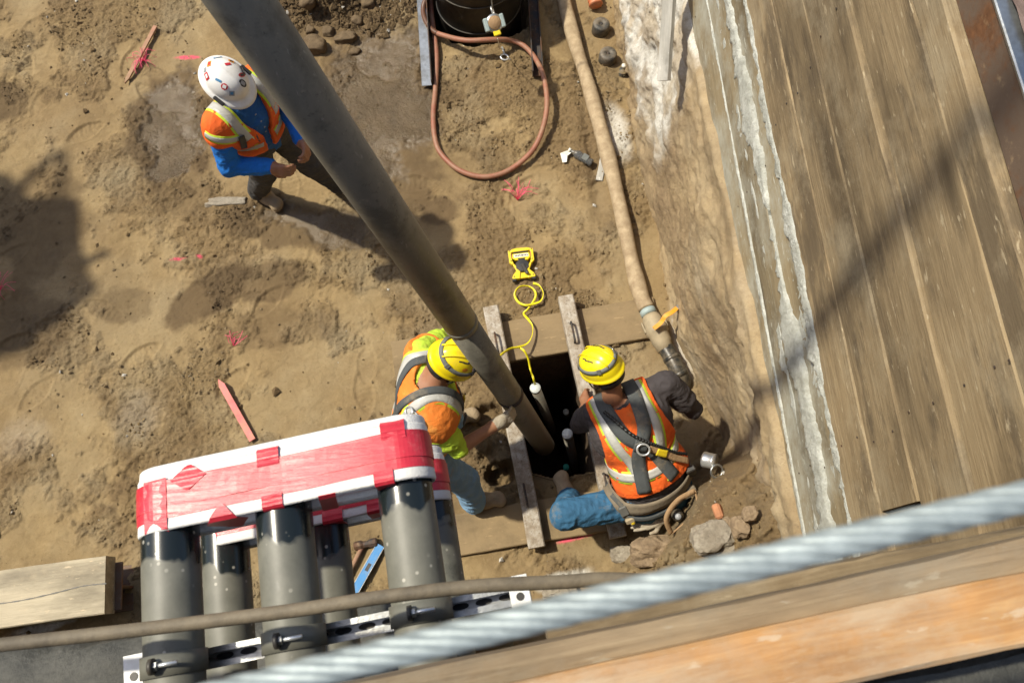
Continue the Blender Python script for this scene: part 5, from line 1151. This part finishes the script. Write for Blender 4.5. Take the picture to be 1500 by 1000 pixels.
        d, lo = B.grid(.006, .04, 0, lambda p: (zf+.014)-p[..., 2]); v_, f_ = surfnet(d, lo, .006); b_ = mk('boot', v_, f_, M['boot'], t, True)
        d, lo = B.grid(.006, .04, .005, lambda p: np.maximum(p[..., 2]-(zf+.026), (zf-.004)-p[..., 2])); v_, f_ = surfnet(d, lo, .006); mk('sole', v_, f_, M['sole'], b_, True)
    T = Field(); T.p = F.p[:]; T.tag = F.tag[:]; T.k = F.k[:]
    return t, F, HA, he
def torso_field(F, n=7): 
    T = Field(); keep = [i for i, x in enumerate(F.tag) if x == 'shirt']; T.p = [F.p[i] for i in keep]; T.tag = [F.tag[i] for i in keep]; T.k = [F.k[i] for i in keep]; return T
def make_vest(t, F, J, cut, off=.020, extra=None, seed=2, mat='vest', caps=True):
    T = torso_field(F)
    for sd_ in ('LR' if caps else ''):
        s_ = np.asarray(J['sh'+sd_], float); e_ = np.asarray(J['el'+sd_], float); T.c(s_, s_+(e_-s_)*.16, .066, .070, 'shirt', .03)
    if extra: extra(T)
    d, lo = T.grid(.0062, .06, off, cut); v, f = surfnet(d, lo, .0062); nv = vnorm(v, f); v = wrinkle(v, nv, .005, 12, seed, (1, 1, 1.4)); o = mk('vest', v, f, M[mat], t, True)
    T.off = off; return T, o
def band(par, T, pts, w, mat, name, off=None, n=50, th=.0035, lift=.005):
    """strip of webbing laid on the cloth: the path is dropped onto the body surface"""
    o = (T.off if off is None else off)+lift; p, g = T.project(spline(pts, n), o); p = (p+np.roll(p, 1, 0)+np.roll(p, -1, 0))/3 if False else p
    t_ = np.gradient(p, axis=0); sd_ = np.cross(g, t_); sd_ /= np.linalg.norm(sd_, axis=1)[:, None]+1e-9
    rows = []
    for a in (-.5, -.17, .17, .5): q, gg = T.project(p+sd_*a*w, o); rows.append((q, gg))
    v = []; 
    for q, gg in rows: v.append(q)
    for q, gg in rows[::-1]: v.append(q-gg*(th+.004))
    v = np.stack(v, 1); m = 8; f = [(i*m+j, i*m+(j+1) % m, (i+1)*m+(j+1) % m, (i+1)*m+j) for i in range(n-1) for j in range(m)]; f += [tuple(range(m-1, -1, -1)), tuple((n-1)*m+j for j in range(m))]
    return mk(name, v.reshape(-1, 3), [q_[::-1] for q_ in f], mat, par, True)
def stripe(par, T, pts, w=.05, edge=.014):
    a = band(par, T, pts, w+2*edge, M['lime'], 'lime_trim', lift=.0045); band(a, T, pts, w, M['refl'], 'reflective_stripe', lift=.0070)
def hat_surface(HA, c, rx, ry, h, brim_f, brim_s, brim_b, drop=.0):
    n, m = 72, 22; v = []
    def pt(ph, s_, out=0.): pass
    th = np.linspace(0, 2*np.pi, n, endpoint=False); rings = []
    for i in range(m):
        q = i/(m-1); rho = math.sin(q*math.pi/2); z = h*(max(0, 1-rho**2.5))**(1/2.1); rings.append((rho, z, 0))
    for b, dz in ((.35, -.004), (.7, -.010), (1.0, -.018), (.97, -.021), (.6, -.014), (.2, -.008)): rings.append((1., dz, b))
    for rho, z, b in rings:
        for a in th:
            ca, sa = math.cos(a), math.sin(a); br = brim_f*max(0, ca)**2+brim_b*max(0, -ca)**2+brim_s*sa*sa
            rg = 0.004*math.exp(-((rho*ry*sa)/.012)**2)*(1-rho**6) if b == 0 else 0
            zz = z+rg+(-drop*max(0, ca)**3 if b else 0)*b+(.006*sa*sa*b)
            p = V((rx*rho+br*b)*ca, (ry*rho+br*b)*sa, zz); v.append(c+HA@p)
    R_ = len(rings); f = [(i*n+j, (i+1)*n+j, (i+1)*n+(j+1) % n, i*n+(j+1) % n) for i in range(R_-1) for j in range(n)]
    return np.array(v), f
def domept(HA, c, rx, ry, h, az, rho, off=.002):
    q = V(rx*rho*math.cos(az), ry*rho*math.sin(az), h*(max(0, 1-rho**2.5))**(1/2.1)); e = 1e-3
    n_ = nrm(V(q[0]/rx**2, q[1]/ry**2, max(.02, q[2])/h**2)); return c+HA@(q+n_*off), HA@n_
def sticker(par, HA, c, dims, az, rho, w, h_, mat, rnd=False, mark=None, rot=0.):
    p, n_ = domept(HA, c, *dims, az, rho); up = HA[:, 2]; y = nrm(up-np.dot(up, n_)*n_) if rho > .15 else HA[:, 0]; x = np.cross(y, n_); x, y = x*math.cos(rot)+y*math.sin(rot), y*math.cos(rot)-x*math.sin(rot); k = 5
    v = []; f = []
    for i in range(k):
        for j in range(k):
            a, b = i/(k-1)*2-1, j/(k-1)*2-1
            if rnd: a, b = a*math.sqrt(1-b*b/2), b*math.sqrt(1-a*a/2)
            q = p+x*a*w/2+y*b*h_/2; ql = HA.T@(q-c); s_ = math.sqrt((ql[0]/dims[0])**2+(ql[1]/dims[1])**2); s_ = min(s_, .995); zz = dims[2]*(1-s_**2.5)**(1/2.1); nn = nrm(V(ql[0]/dims[0]**2, ql[1]/dims[1]**2, max(.02, zz)/dims[2]**2)); v.append(c+HA@(V(ql[0], ql[1], zz)+nn*.0028))
    f = [(i*k+j, (i+1)*k+j, (i+1)*k+j+1, i*k+j+1) for i in range(k-1) for j in range(k-1)]
    o = mk('sticker', np.array(v), f, mat, par, False)
    if mark is not None:
        v2 = np.array(v).reshape(k, k, 3)[1:4, 1:4]; v2 = v2+n_*.0012; mm = v2.mean((0, 1)); v2 = mm+(v2-mm)*1.1; mk('sticker_mark', v2.reshape(-1, 3), [(i*3+j, (i+1)*3+j, (i+1)*3+j+1, i*3+j+1) for i in range(2) for j in range(2)], mark, par)
    return o

# ------------------------------------------------------------------ worker with the white hard hat
f1 = nrm(V(.80, -.60, 0)); r1 = V(f1[1], -f1[0], 0); c1 = V(-1.40, 2.76, 0)
J1 = dict(pel=(-1.46, 2.90, .96), waist=(-1.45, 2.86, 1.10), chest=(-1.435, 2.80, 1.30), neck=(-1.445, 2.795, 1.49), head=(-1.425, 2.775, 1.62), face=f1*.88+V(0, 0, -.5), hup=f1*.45+V(0, 0, 1))
J1['shR'] = V(-1.43, 2.79, 1.42)+r1*.175; J1['shL'] = V(-1.43, 2.79, 1.42)-r1*.175
J1['elR'] = P(336, 243, 1.13); J1['wrR'] = P(394, 244, 1.10); J1['fdR'] = nrm(f1+V(.1, .25, -.05)); J1['pmR'] = -r1*.6+V(0, 0, -.3); J1['curlR'] = .6
J1['elL'] = J1['shL']-r1*.07+f1*.04-V(0, 0, .26); J1['wrL'] = V(-1.16, 2.74, 1.09); J1['fdL'] = nrm(V(.3, -.9, 0)); J1['pmL'] = V(-.9, -.3, -.2); J1['curlL'] = .7
J1['hipR'] = V(-1.46, 2.90, .93)+r1*.09; J1['hipL'] = V(-1.46, 2.90, .93)-r1*.09
J1['anR'] = V(-1.755, 3.015, .09); J1['knR'] = V(-1.585, 2.90, .50); J1['toR'] = V(-1.62, 2.90, 0); J1['anL'] = V(-1.17, 3.02, .09); J1['knL'] = V(-1.26, 2.93, .52); J1['toL'] = V(-.98, 2.94, 0)
J1['ftR'] = GH(-1.72, 2.98)-.006; J1['ftL'] = GH(-1.12, 2.98)-.006
w1, F1, H1, he1 = build_person(J1, 'person in white hard hat, orange vest and blue shirt standing by the puddle', dict(shirt=M['navysh'], pants=M['blackp'], sleeve=M['bluesh']), 'long', None)
chc = np.asarray(J1['chest'])
def cut1(p):
    q = p-chc; z = q[..., 2]; a = q@f1; b = q@r1
    low = -.27-z; vneck = np.where((a > 0.02), .028+np.clip(z+.10, 0, 1)*.30-np.abs(b), -1.); return np.maximum(np.maximum(low, vneck), z-.215)
T1, vest1 = make_vest(w1, F1, J1, cut1)
def fr1(a, b, z): return chc+f1*a+r1*b+V(0, 0, z)
for s_ in (1, -1):
    stripe(vest1, T1, [fr1(-.2, s_*.12, -.2), fr1(-.2, s_*.115, .05), fr1(-.08, s_*.12, .2), fr1(.05, s_*.125, .2), fr1(.16, s_*.135, .06), fr1(.17, s_*.13, -.02)])
stripe(vest1, T1, [fr1(.16, .06, -.17), fr1(.13, .14, -.16), fr1(.0, .22, -.15), fr1(-.15, .15, -.15), fr1(-.2, 0, -.15), fr1(-.15, -.15, -.15), fr1(0, -.22, -.15), fr1(.13, -.14, -.16), fr1(.16, -.06, -.17)], .045)
stripe(vest1, T1, [fr1(.0, .26, .14), fr1(.08, .22, .10), fr1(.14, .17, .06)], .03, .012)
band(vest1, T1, [fr1(.17, .10, -.03), fr1(.18, .13, -.04), fr1(.14, .18, -.04)], .09, M['vest'], 'pocket', lift=.009); band(vest1, T1, [fr1(.2, .085, .02), fr1(.2, .085, -.07), fr1(.2, .08, -.12)], .008, M['strap'], 'zip_edge', lift=.006); band(vest1, T1, [fr1(.17, .16, .08), fr1(.15, .17, .02), fr1(.14, .18, -.03)], .035, M['black'], 'radio_clip', lift=.018)
for k in range(4): v, f = lathe([(.006, 0), (.006, .002), (0, .003)], T1.project(np.array([fr1(.2, .0, .12-.075*k)]), .004)[0][0], f1, 10); mk('shirt_button', v, f, M['st_gry'], w1, True)
hc = he1+H1@V(.0, 0, .045); dm1 = (.122, .103, .106)
v, f = hat_surface(H1, hc, *dm1, .050, .022, .024, .010); hat1 = mk('hard_hat', v, f, M['hatw'], w1, True)
for az, rho, w_, h_, mt, rd, mk_, ro in ((2.3, .86, .036, .024, 'st_red', 0, 'st_wht', .1), (1.2, .62, .034, .034, 'st_red', 1, 'st_wht', 0), (1.75, .55, .03, .012, 'st_blu', 0, None, .4), (.75, .80, .026, .026, 'st_gry', 0, 'st_blu', 0), (-.25, .68, .034, .05, 'st_blk', 1, 'st_gry', 0), (-.8, .62, .022, .046, 'st_red', 1, 'st_blk', .2), (-1.15, .78, .05, .022, 'st_blk', 0, 'st_gry', -.3), (3.0, .80, .034, .022, 'st_org', 0, 'st_red', .4), (-1.9, .70, .028, .020, 'st_org', 0, 'st_blk', .2), (-2.6, .85, .045, .016, 'st_blu', 0, 'st_wht', 0), (-2.1, .45, .03, .015, 'st_red', 0, None, .6), (2.65, .90, .022, .02, 'st_gry', 0, None, 0)):
    sticker(hat1, H1, hc, dm1, az, rho, w_, h_, M[mt], rd, M[mk_] if mk_ else None, ro)
for s_ in (-1, 1): v, f = boxm(hc+H1@V(.040, s_*.115, -.003), (.065, .022, .012), H1, .005); mk('lamp_clip', v, f, M['black'], hat1)

# ------------------------------------------------------------------ worker guiding the pipe, yellow helmet
f2 = nrm(V(.95, -.12, 0)); r2 = V(f2[1], -f2[0], 0)
J2 = dict(pel=(-.53, .92, .84), waist=(-.51, .98, .98), chest=(-.455, 1.075, 1.15), neck=(-.40, 1.13, 1.29), head=(-.315, 1.20, 1.375), face=V(.80, -.05, -.62), hup=V(.55, .02, .85), bulk=1.06)
J2['shR'] = P(632, 617, 1.19); J2['shL'] = P(612, 512, 1.24)+V(.02, -.02, 0); J2['elR'] = P(672, 657, 1.0); J2['wrR'] = P(726, 622, .93); J2['fdR'] = nrm(V(.9, .45, .1)); J2['pmR'] = V(-.3, .6, -.5); J2['curlR'] = .75
J2['elL'] = V(-.36, 1.45, 1.02); J2['wrL'] = V(-.12, 1.27, .93); J2['fdL'] = nrm(V(.6, -.7, .1)); J2['pmL'] = V(-.3, -.5, -.5); J2['curlL'] = .75
J2['hipR'] = V(-.49, .80, .80); J2['hipL'] = V(-.52, 1.02, .80); J2['knR'] = V(-.345, .745, .45); J2['anR'] = V(-.315, .66, .14); J2['toR'] = V(-.10, .67, .05); J2['knL'] = V(-.42, 1.12, .44); J2['anL'] = V(-.45, 1.22, .10); J2['toL'] = V(-.2, 1.25, 0); J2['ftR'] = .055; J2['ftL'] = .055*0+GH(-.45, 1.22)-.005
w2, F2, H2, he2 = build_person(J2, 'person in yellow helmet bending over to guide the suction pipe', dict(shirt=M['limetee'], pants=M['jeansl'], sleeve=M['limetee']), 'short', M['glove'])
ch2 = np.asarray(J2['chest'], float); u2 = nrm(np.asarray(J2['neck'])-np.asarray(J2['waist'])); lat2 = nrm(np.asarray(J2['shR'])-np.asarray(J2['shL'])); lat2 = nrm(lat2-np.dot(lat2, u2)*u2); fw2 = np.cross(u2, lat2)
if np.dot(fw2, f2) < 0: fw2 = -fw2
def fr2(a, b, z): return ch2+fw2*a+lat2*b+u2*z
def cut2(p):
    q = p-ch2; z = q@u2; a = q@fw2; b = q@lat2; nk = .085-np.sqrt(b*b+np.square(np.maximum(-.02-a, 0))*1.0)-np.clip(.12-z, 0, 1)*.5
    return np.maximum.reduce([-.30-z, np.where(z > .02, nk, -1.), z-.205])
T2, vest2 = make_vest(w2, F2, J2, cut2, seed=5, mat='vest2')
for s_ in (1, -1): stripe(vest2, T2, [fr2(-.2, s_*.105, -.25), fr2(-.2, s_*.11, -.02), fr2(-.1, s_*.125, .16), fr2(.03, s_*.13, .17), fr2(.15, s_*.13, .02), fr2(.16, s_*.12, -.2)])
for z_ in (-.10, -.22): stripe(vest2, T2, [fr2(.16, .03, z_), fr2(.1, .17, z_), fr2(-.08, .21, z_), fr2(-.2, .05, z_), fr2(-.2, -.05, z_), fr2(-.08, -.21, z_), fr2(.1, -.17, z_), fr2(.16, -.03, z_)], .042)
hn2 = w2
for s_ in (1, -1): band(hn2, T2, [fr2(-.2, -s_*.06, -.27), fr2(-.2, s_*.03, -.02), fr2(-.12, s_*.085, .17), fr2(.03, s_*.09, .175), fr2(.14, s_*.085, .05), fr2(.17, s_*.09, -.25)], .040, M['strap'], 'harness_strap', lift=.010)
band(hn2, T2, [fr2(.15, -.09, .0), fr2(.17, 0, -.005), fr2(.15, .09, .0)], .035, M['belt'], 'chest_strap', lift=.018); band(hn2, T2, [fr2(.16, .02, .012), fr2(.165, .045, .01)], .04, M['yellow'], 'yellow_clip', lift=.025, n=8)
band(hn2, T2, [fr2(.17, .10, -.03), fr2(.16, .13, -.08)], .05, M['grey'], 'lanyard_pack', lift=.035, n=10)
p_, g_ = T2.project(np.array([fr2(-.17, .12, .06)]), .03)
for k in range(3): v, f = torus(p_[0]+V(.02*k, -.03*k, .012), nrm(g_[0]+V(.3*(k-1), .3, 0)), .024, .005, 18, 6, 1.4); mk('snap_hook', v, f, M['bright'], w2, True)
def yhelmet(w, H_, he, par_lab, bandmat='hatband', badge=True):
    hc = he+H_@V(-.005, 0, .035); dm = (.128, .106, .118); v, f = hat_surface(H_, hc, *dm, .022, .006, .010, .006); h_ = mk('helmet', v, f, M['haty'], w, True)
    # elastic lamp strap around the shell
    pts = []; nn = []
    for a in np.linspace(0, 2*math.pi, 49): p, n_ = domept(H_, hc, *dm, a, .90+.03*math.cos(a), .003); pts.append(p); nn.append(n_)
    v, f = ribbon(pts, nn, .022, .003); mk('lamp_strap', v, f, M[bandmat], h_, True)
    for a in (-.9, .9, 2.3, -2.3): p, n_ = domept(H_, hc, *dm, a, .90+.03*math.cos(a), .006); v, f = boxm(p, (.022, .028, .008), axes(np.cross(n_, H_[:, 2]), n_), .002); mk('strap_clip', v, f, M['grey'], h_)
    for s_ in (-1, 1):
        for k in range(3):                                            # vents
            p, n_ = domept(H_, hc, *dm, s_*(1.1+.38*k), .52, .0005); v, f = boxm(p, (.032, .007, .004), axes(H_[:, 0]-np.dot(H_[:, 0], n_)*n_, n_), .001); mk('vent', v, f, M['black'], h_)
    for k in range(2): p0 = [domept(H_, hc, *dm, 0 if q > 0 else math.pi, abs(q), .0015) for q in np.linspace(-.85, .85, 24)]; v, f = ribbon([x[0]+H_[:, 1]*(.03 if k else -.03)*(1) for x in p0], [x[1] for x in p0], .008, .0035); mk('ridge', v, f, M['haty'], h_, True)
    if badge: sticker(h_, H_, hc, dm, .75, .78, .045, .03, M['st_wht'], 0, M['st_blu']); sticker(h_, H_, hc, dm, 1.45, .75, .03, .02, M['st_org'], 1, None)
    # chin strap and suspension
    for s_ in (-1, 1): a0 = hc+H_@V(.03, s_*.098, -.005); v, f = ribbon(spline([a0, he+H_@V(.02, s_*.098, -.05), he+H_@V(.055, s_*.05, -.115), he+H_@V(.075, 0, -.125)], 14), [H_[:, 1]*s_]*14, .014, .0025); mk('chin_strap', v, f, M['black'], h_, True)
    pts = [he+H_@V(-.095*math.cos(a)-.012, .088*math.sin(a), -.035) for a in np.linspace(-1.3, 1.3, 16)]; v, f = ribbon(pts, [H_@V(-math.cos(a), math.sin(a), 0) for a in np.linspace(-1.3, 1.3, 16)], .03, .006); mk('nape_band', v, f, M['black'], h_, True)
    return h_
yhelmet(w2, H2, he2, '')

# ------------------------------------------------------------------ kneeling worker with harness, yellow helmet
J3 = dict(pel=(.765, .60, .43), waist=(.73, .70, .58), chest=(.635, .93, .755), neck=(.525, 1.10, .905), head=(.485, 1.20, 1.00), face=V(-.62, .50, -.60), hup=V(-.30, .38, .90), bulk=1.30)
J3['shL'] = P(872, 604, .77); J3['shR'] = P(977, 562, .83); J3['elR'] = P(1016, 600, .62); J3['wrR'] = V(.90, 1.22, .42); J3['fdR'] = nrm(V(-.6, .5, -.6)); J3['pmR'] = V(-.5, -.5, -.4); J3['elL'] = V(.36, 1.02, .50); J3['wrL'] = V(.44, 1.20, .27); J3['fdL'] = nrm(V(-.1, .7, -.6)); J3['pmL'] = V(.5, .2, -.6); J3['curlL'] = .5; J3['curlR'] = .6
J3['hipL'] = V(.665, .555, .40); J3['hipR'] = V(.86, .63, .40); J3['knL'] = P(820, 757, .50)+V(.03, .01, 0); J3['anL'] = P(834, 733, .14); J3['toL'] = P(820, 696, .06); J3['ftL'] = .056; J3['knR'] = V(.82, 1.0, .22); J3['anR'] = V(.98, .66, .12); J3['toR'] = V(1.05, .9, 0); J3['ftR'] = GH(.98, .68)
w3, F3, H3, he3 = build_person(J3, 'person in yellow helmet and grey harness kneeling at the hole with back turned', dict(shirt=M['greytee'], pants=M['jeansd'], sleeve=M['greytee']), 'short', None)
ch3 = np.asarray(J3['chest'], float); u3 = nrm(np.asarray(J3['neck'])-np.asarray(J3['waist'])); lat3 = nrm(J3['shR']-J3['shL']); lat3 = nrm(lat3-np.dot(lat3, u3)*u3); bk3 = np.cross(u3, lat3)
if bk3[2] < 0: bk3 = -bk3                                            # towards the back of the body
def fr3(a, b, z): return ch3+bk3*a+lat3*b+u3*z
def cut3(p):
    q = p-ch3; z = q@u3; a = q@bk3; b = q@lat3; nk = .085-np.sqrt(b*b+np.square(np.maximum(a-.01, 0))); return np.maximum.reduce([-.33-z, np.where(z > .09, nk, -1.), z-.225, np.abs(b)-(.180+.16*np.clip(.08-z, 0, 1))])
T3, vest3 = make_vest(w3, F3, J3, cut3, seed=8, caps=False)
for s_ in (1, -1): stripe(vest3, T3, [fr3(-.05, s_*.12, .2), fr3(.08, s_*.125, .17), fr3(.2, s_*.125, .0), fr3(.2, s_*.10, -.16), fr3(.2, s_*.09, -.30)], .052)
stripe(vest3, T3, [fr3(-.05, -.2, -.17), fr3(.12, -.18, -.19), fr3(.2, -.06, -.21), fr3(.2, .06, -.21), fr3(.12, .18, -.19), fr3(-.05, .2, -.17)], .05)
for s_ in (1, -1): band(w3, T3, [fr3(-.06, s_*.085, .19), fr3(.08, s_*.085, .18), fr3(.18, s_*.055, .06), fr3(.2, 0.0, -.02), fr3(.2, -s_*.055, -.12), fr3(.18, -s_*.09, -.30)], .078, M['strap'], 'harness_strap', lift=.014+.003*s_); 
band(w3, T3, [fr3(.2, -.03, .0), fr3(.2, .03, -.04)], .075, M['strap'], 'dorsal_pad', lift=.022, n=10)
p_, g_ = T3.project(np.array([fr3(.2, .0, -.035)]), .055); v, f = torus(p_[0], nrm(g_[0]+u3*.25), .031, .006, 28, 8, 1.1); mk('dorsal_ring', v, f, M['bright'], w3, True)
v, f = boxm(p_[0]-g_[0]*.012+u3*.03, (.06, .03, .012), axes(lat3, g_[0]), .003); mk('ring_keeper', v, f, M['grey'], w3)
# lanyard pack and ribbed cord running to the right hip
band(w3, T3, [fr3(.2, .03, -.05), fr3(.2, .09, -.12), fr3(.17, .14, -.2), fr3(.12, .19, -.28)], .036, M['leather'], 'lanyard_pack', lift=.032); band(w3, T3, [fr3(.2, .06, -.09), fr3(.18, .10, -.14)], .04, M['yellow'], 'lanyard_label', lift=.038, n=12)
cp, cg = T3.project(spline([fr3(.08, -.10, .19), fr3(.18, -.02, .06), fr3(.2, .06, -.04), fr3(.18, .13, -.14), fr3(.1, .20, -.25)], 120), .046); rr_ = .0085+.003*np.sin(np.arange(120)*1.6); v, f = tube(cp, rr_, 8); mk('ribbed_cord', v, f, M['blackrub'], w3, True)
# waist belt, leg straps
TB = Field(); TB.off = .012
for i, x in enumerate(F3.tag):
    if x in ('shirt', 'pants'): TB.p.append(F3.p[i]); TB.tag.append(x); TB.k.append(F3.k[i])
wb = np.asarray(J3['waist'])*.62+np.asarray(J3['pel'])*.38; ub = nrm(np.asarray(J3['waist'])-np.asarray(J3['pel']))
def frb(a, b, z): bb = nrm(bk3-np.dot(bk3, ub)*ub); return wb+bb*a+lat3*b+ub*z
band(w3, TB, [frb(-.05, -.22, 0), frb(.1, -.19, 0), frb(.2, -.07, 0), frb(.2, .07, 0), frb(.1, .19, 0), frb(-.05, .22, 0)], .085, M['belt'], 'waist_belt', lift=.016)
band(w3, TB, [frb(-.05, -.22, -.05), frb(.1, -.19, -.06), frb(.2, -.07, -.075), frb(.2, .07, -.075), frb(.1, .19, -.06)], .03, M['strap'], 'lower_belt', lift=.020)
LG = Field(); LG.c(J3['hipL'], J3['knL'], .098, .070, 'p'); LG.off = .008; ax3 = nrm(J3['knL']-J3['hipL']); c_ = J3['hipL']+ax3*.10; e1_ = nrm(np.cross(ax3, (0, 0, 1))); e2_ = np.cross(e1_, ax3)
band(w3, LG, [c_+.12*(math.cos(a)*e1_+math.sin(a)*e2_) for a in np.linspace(-.6, 3.8, 12)], .042, M['strap'], 'leg_strap', lift=.006)
for a, b, z_, s_, mt, nm in ((.10, -.20, -.02, (.05, .06, .03), 'grey', 'buckle'), (.14, -.18, -.07, (.06, .035, .025), 'camlock', 'hip_ring_plate'), (.13, -.16, -.09, (.025, .025, .02), 'yellow', 'yellow_tab'), (.10, .22, .03, (.06, .09, .035), 'black', 'radio'), (.12, .16, -.08, (.09, .05, .04), 'belt', 'pouch_strap')):
    p_, g_ = TB.project(np.array([frb(a, b, z_)]), .03); v, f = boxm(p_[0], s_, axes(lat3, g_[0]), .006); mk(nm, v, f, M[mt], w3)
p_ = P(1050, 690, .62); v, f = torus(p_, (.3, -.4, .85), .038, .0065, 28, 8); mk('hip_ring', v, f, M['galv'], w3, True)
# things on the belt
p_ = P(1036, 672, .58); v, f = lathe([(.0, -.002), (.046, 0), (.047, .01), (.045, .02), (.045, .06), (.047, .07), (.0, .071)], p_-V(.02, .0, .0), nrm(V(.75, -.35, .5)), 28); cn = mk('tin_cup', v, f, M['bright'], None, True, label='shiny metal tin hanging at the kneeling worker\'s right hip', cat='tin')
pc = P(996, 757, .60); v, f = lathe([(.0, 0), (.032, 0), (.034, .01), (.034, .085), (.026, .1), (.024, .108), (.0, .108)], pc-V(.0, -.03, .09), nrm(V(-.12, -.25, 1)), 24); bt3 = thing('drink_bottle', pc-V(0, 0, .1), 'dark bottle with pale cap in the kneeling worker\'s tan belt pouch', 'bottle'); mk('bottle_body', v, f, M['blackpipe'], bt3, True)
v, f = lathe([(.0, 0), (.018, 0), (.017, .014), (.0, .015)], pc-V(.0, -.03, .09)+nrm(V(-.12, -.25, 1))*.108, nrm(V(-.12, -.25, 1)), 16); mk('cap', v, f, M['st_gry'], bt3, True)
p0_, p1_ = P(1016, 722, .50), P(972, 772, .44); rim = spline([P(1018, 718, .66), P(992, 733, .68), P(976, 758, .66), P(983, 782, .58)], 24); v, f = ribbon(rim, [nrm(V(.2, -.3, 1))]*24, .03, .005); mk('pouch_rim', v, f, M['leather'], w3, True)
v, f = tube(spline([P(1018, 718, .66), P(1021, 740, .63), P(1006, 762, .60), P(983, 782, .58)], 20), .006, 8); mk('pouch_cord', v, f, M['leather'], w3, True)
gl = P(955, 766, .46); G3 = Field(); hand(G3, gl+V(.06, .02, 0), V(-1, -.15, -.1), V(0, .2, -1), 'g', .1, 1, 1.05); d, lo = G3.grid(.005); v, f = surfnet(d, lo, .005); mk('work_glove', v, f, M['glove'], None, True, label='grey work glove hanging from the kneeling worker\'s belt', cat='glove')
yhelmet(w3, H3, he3, '', 'hatband', True)
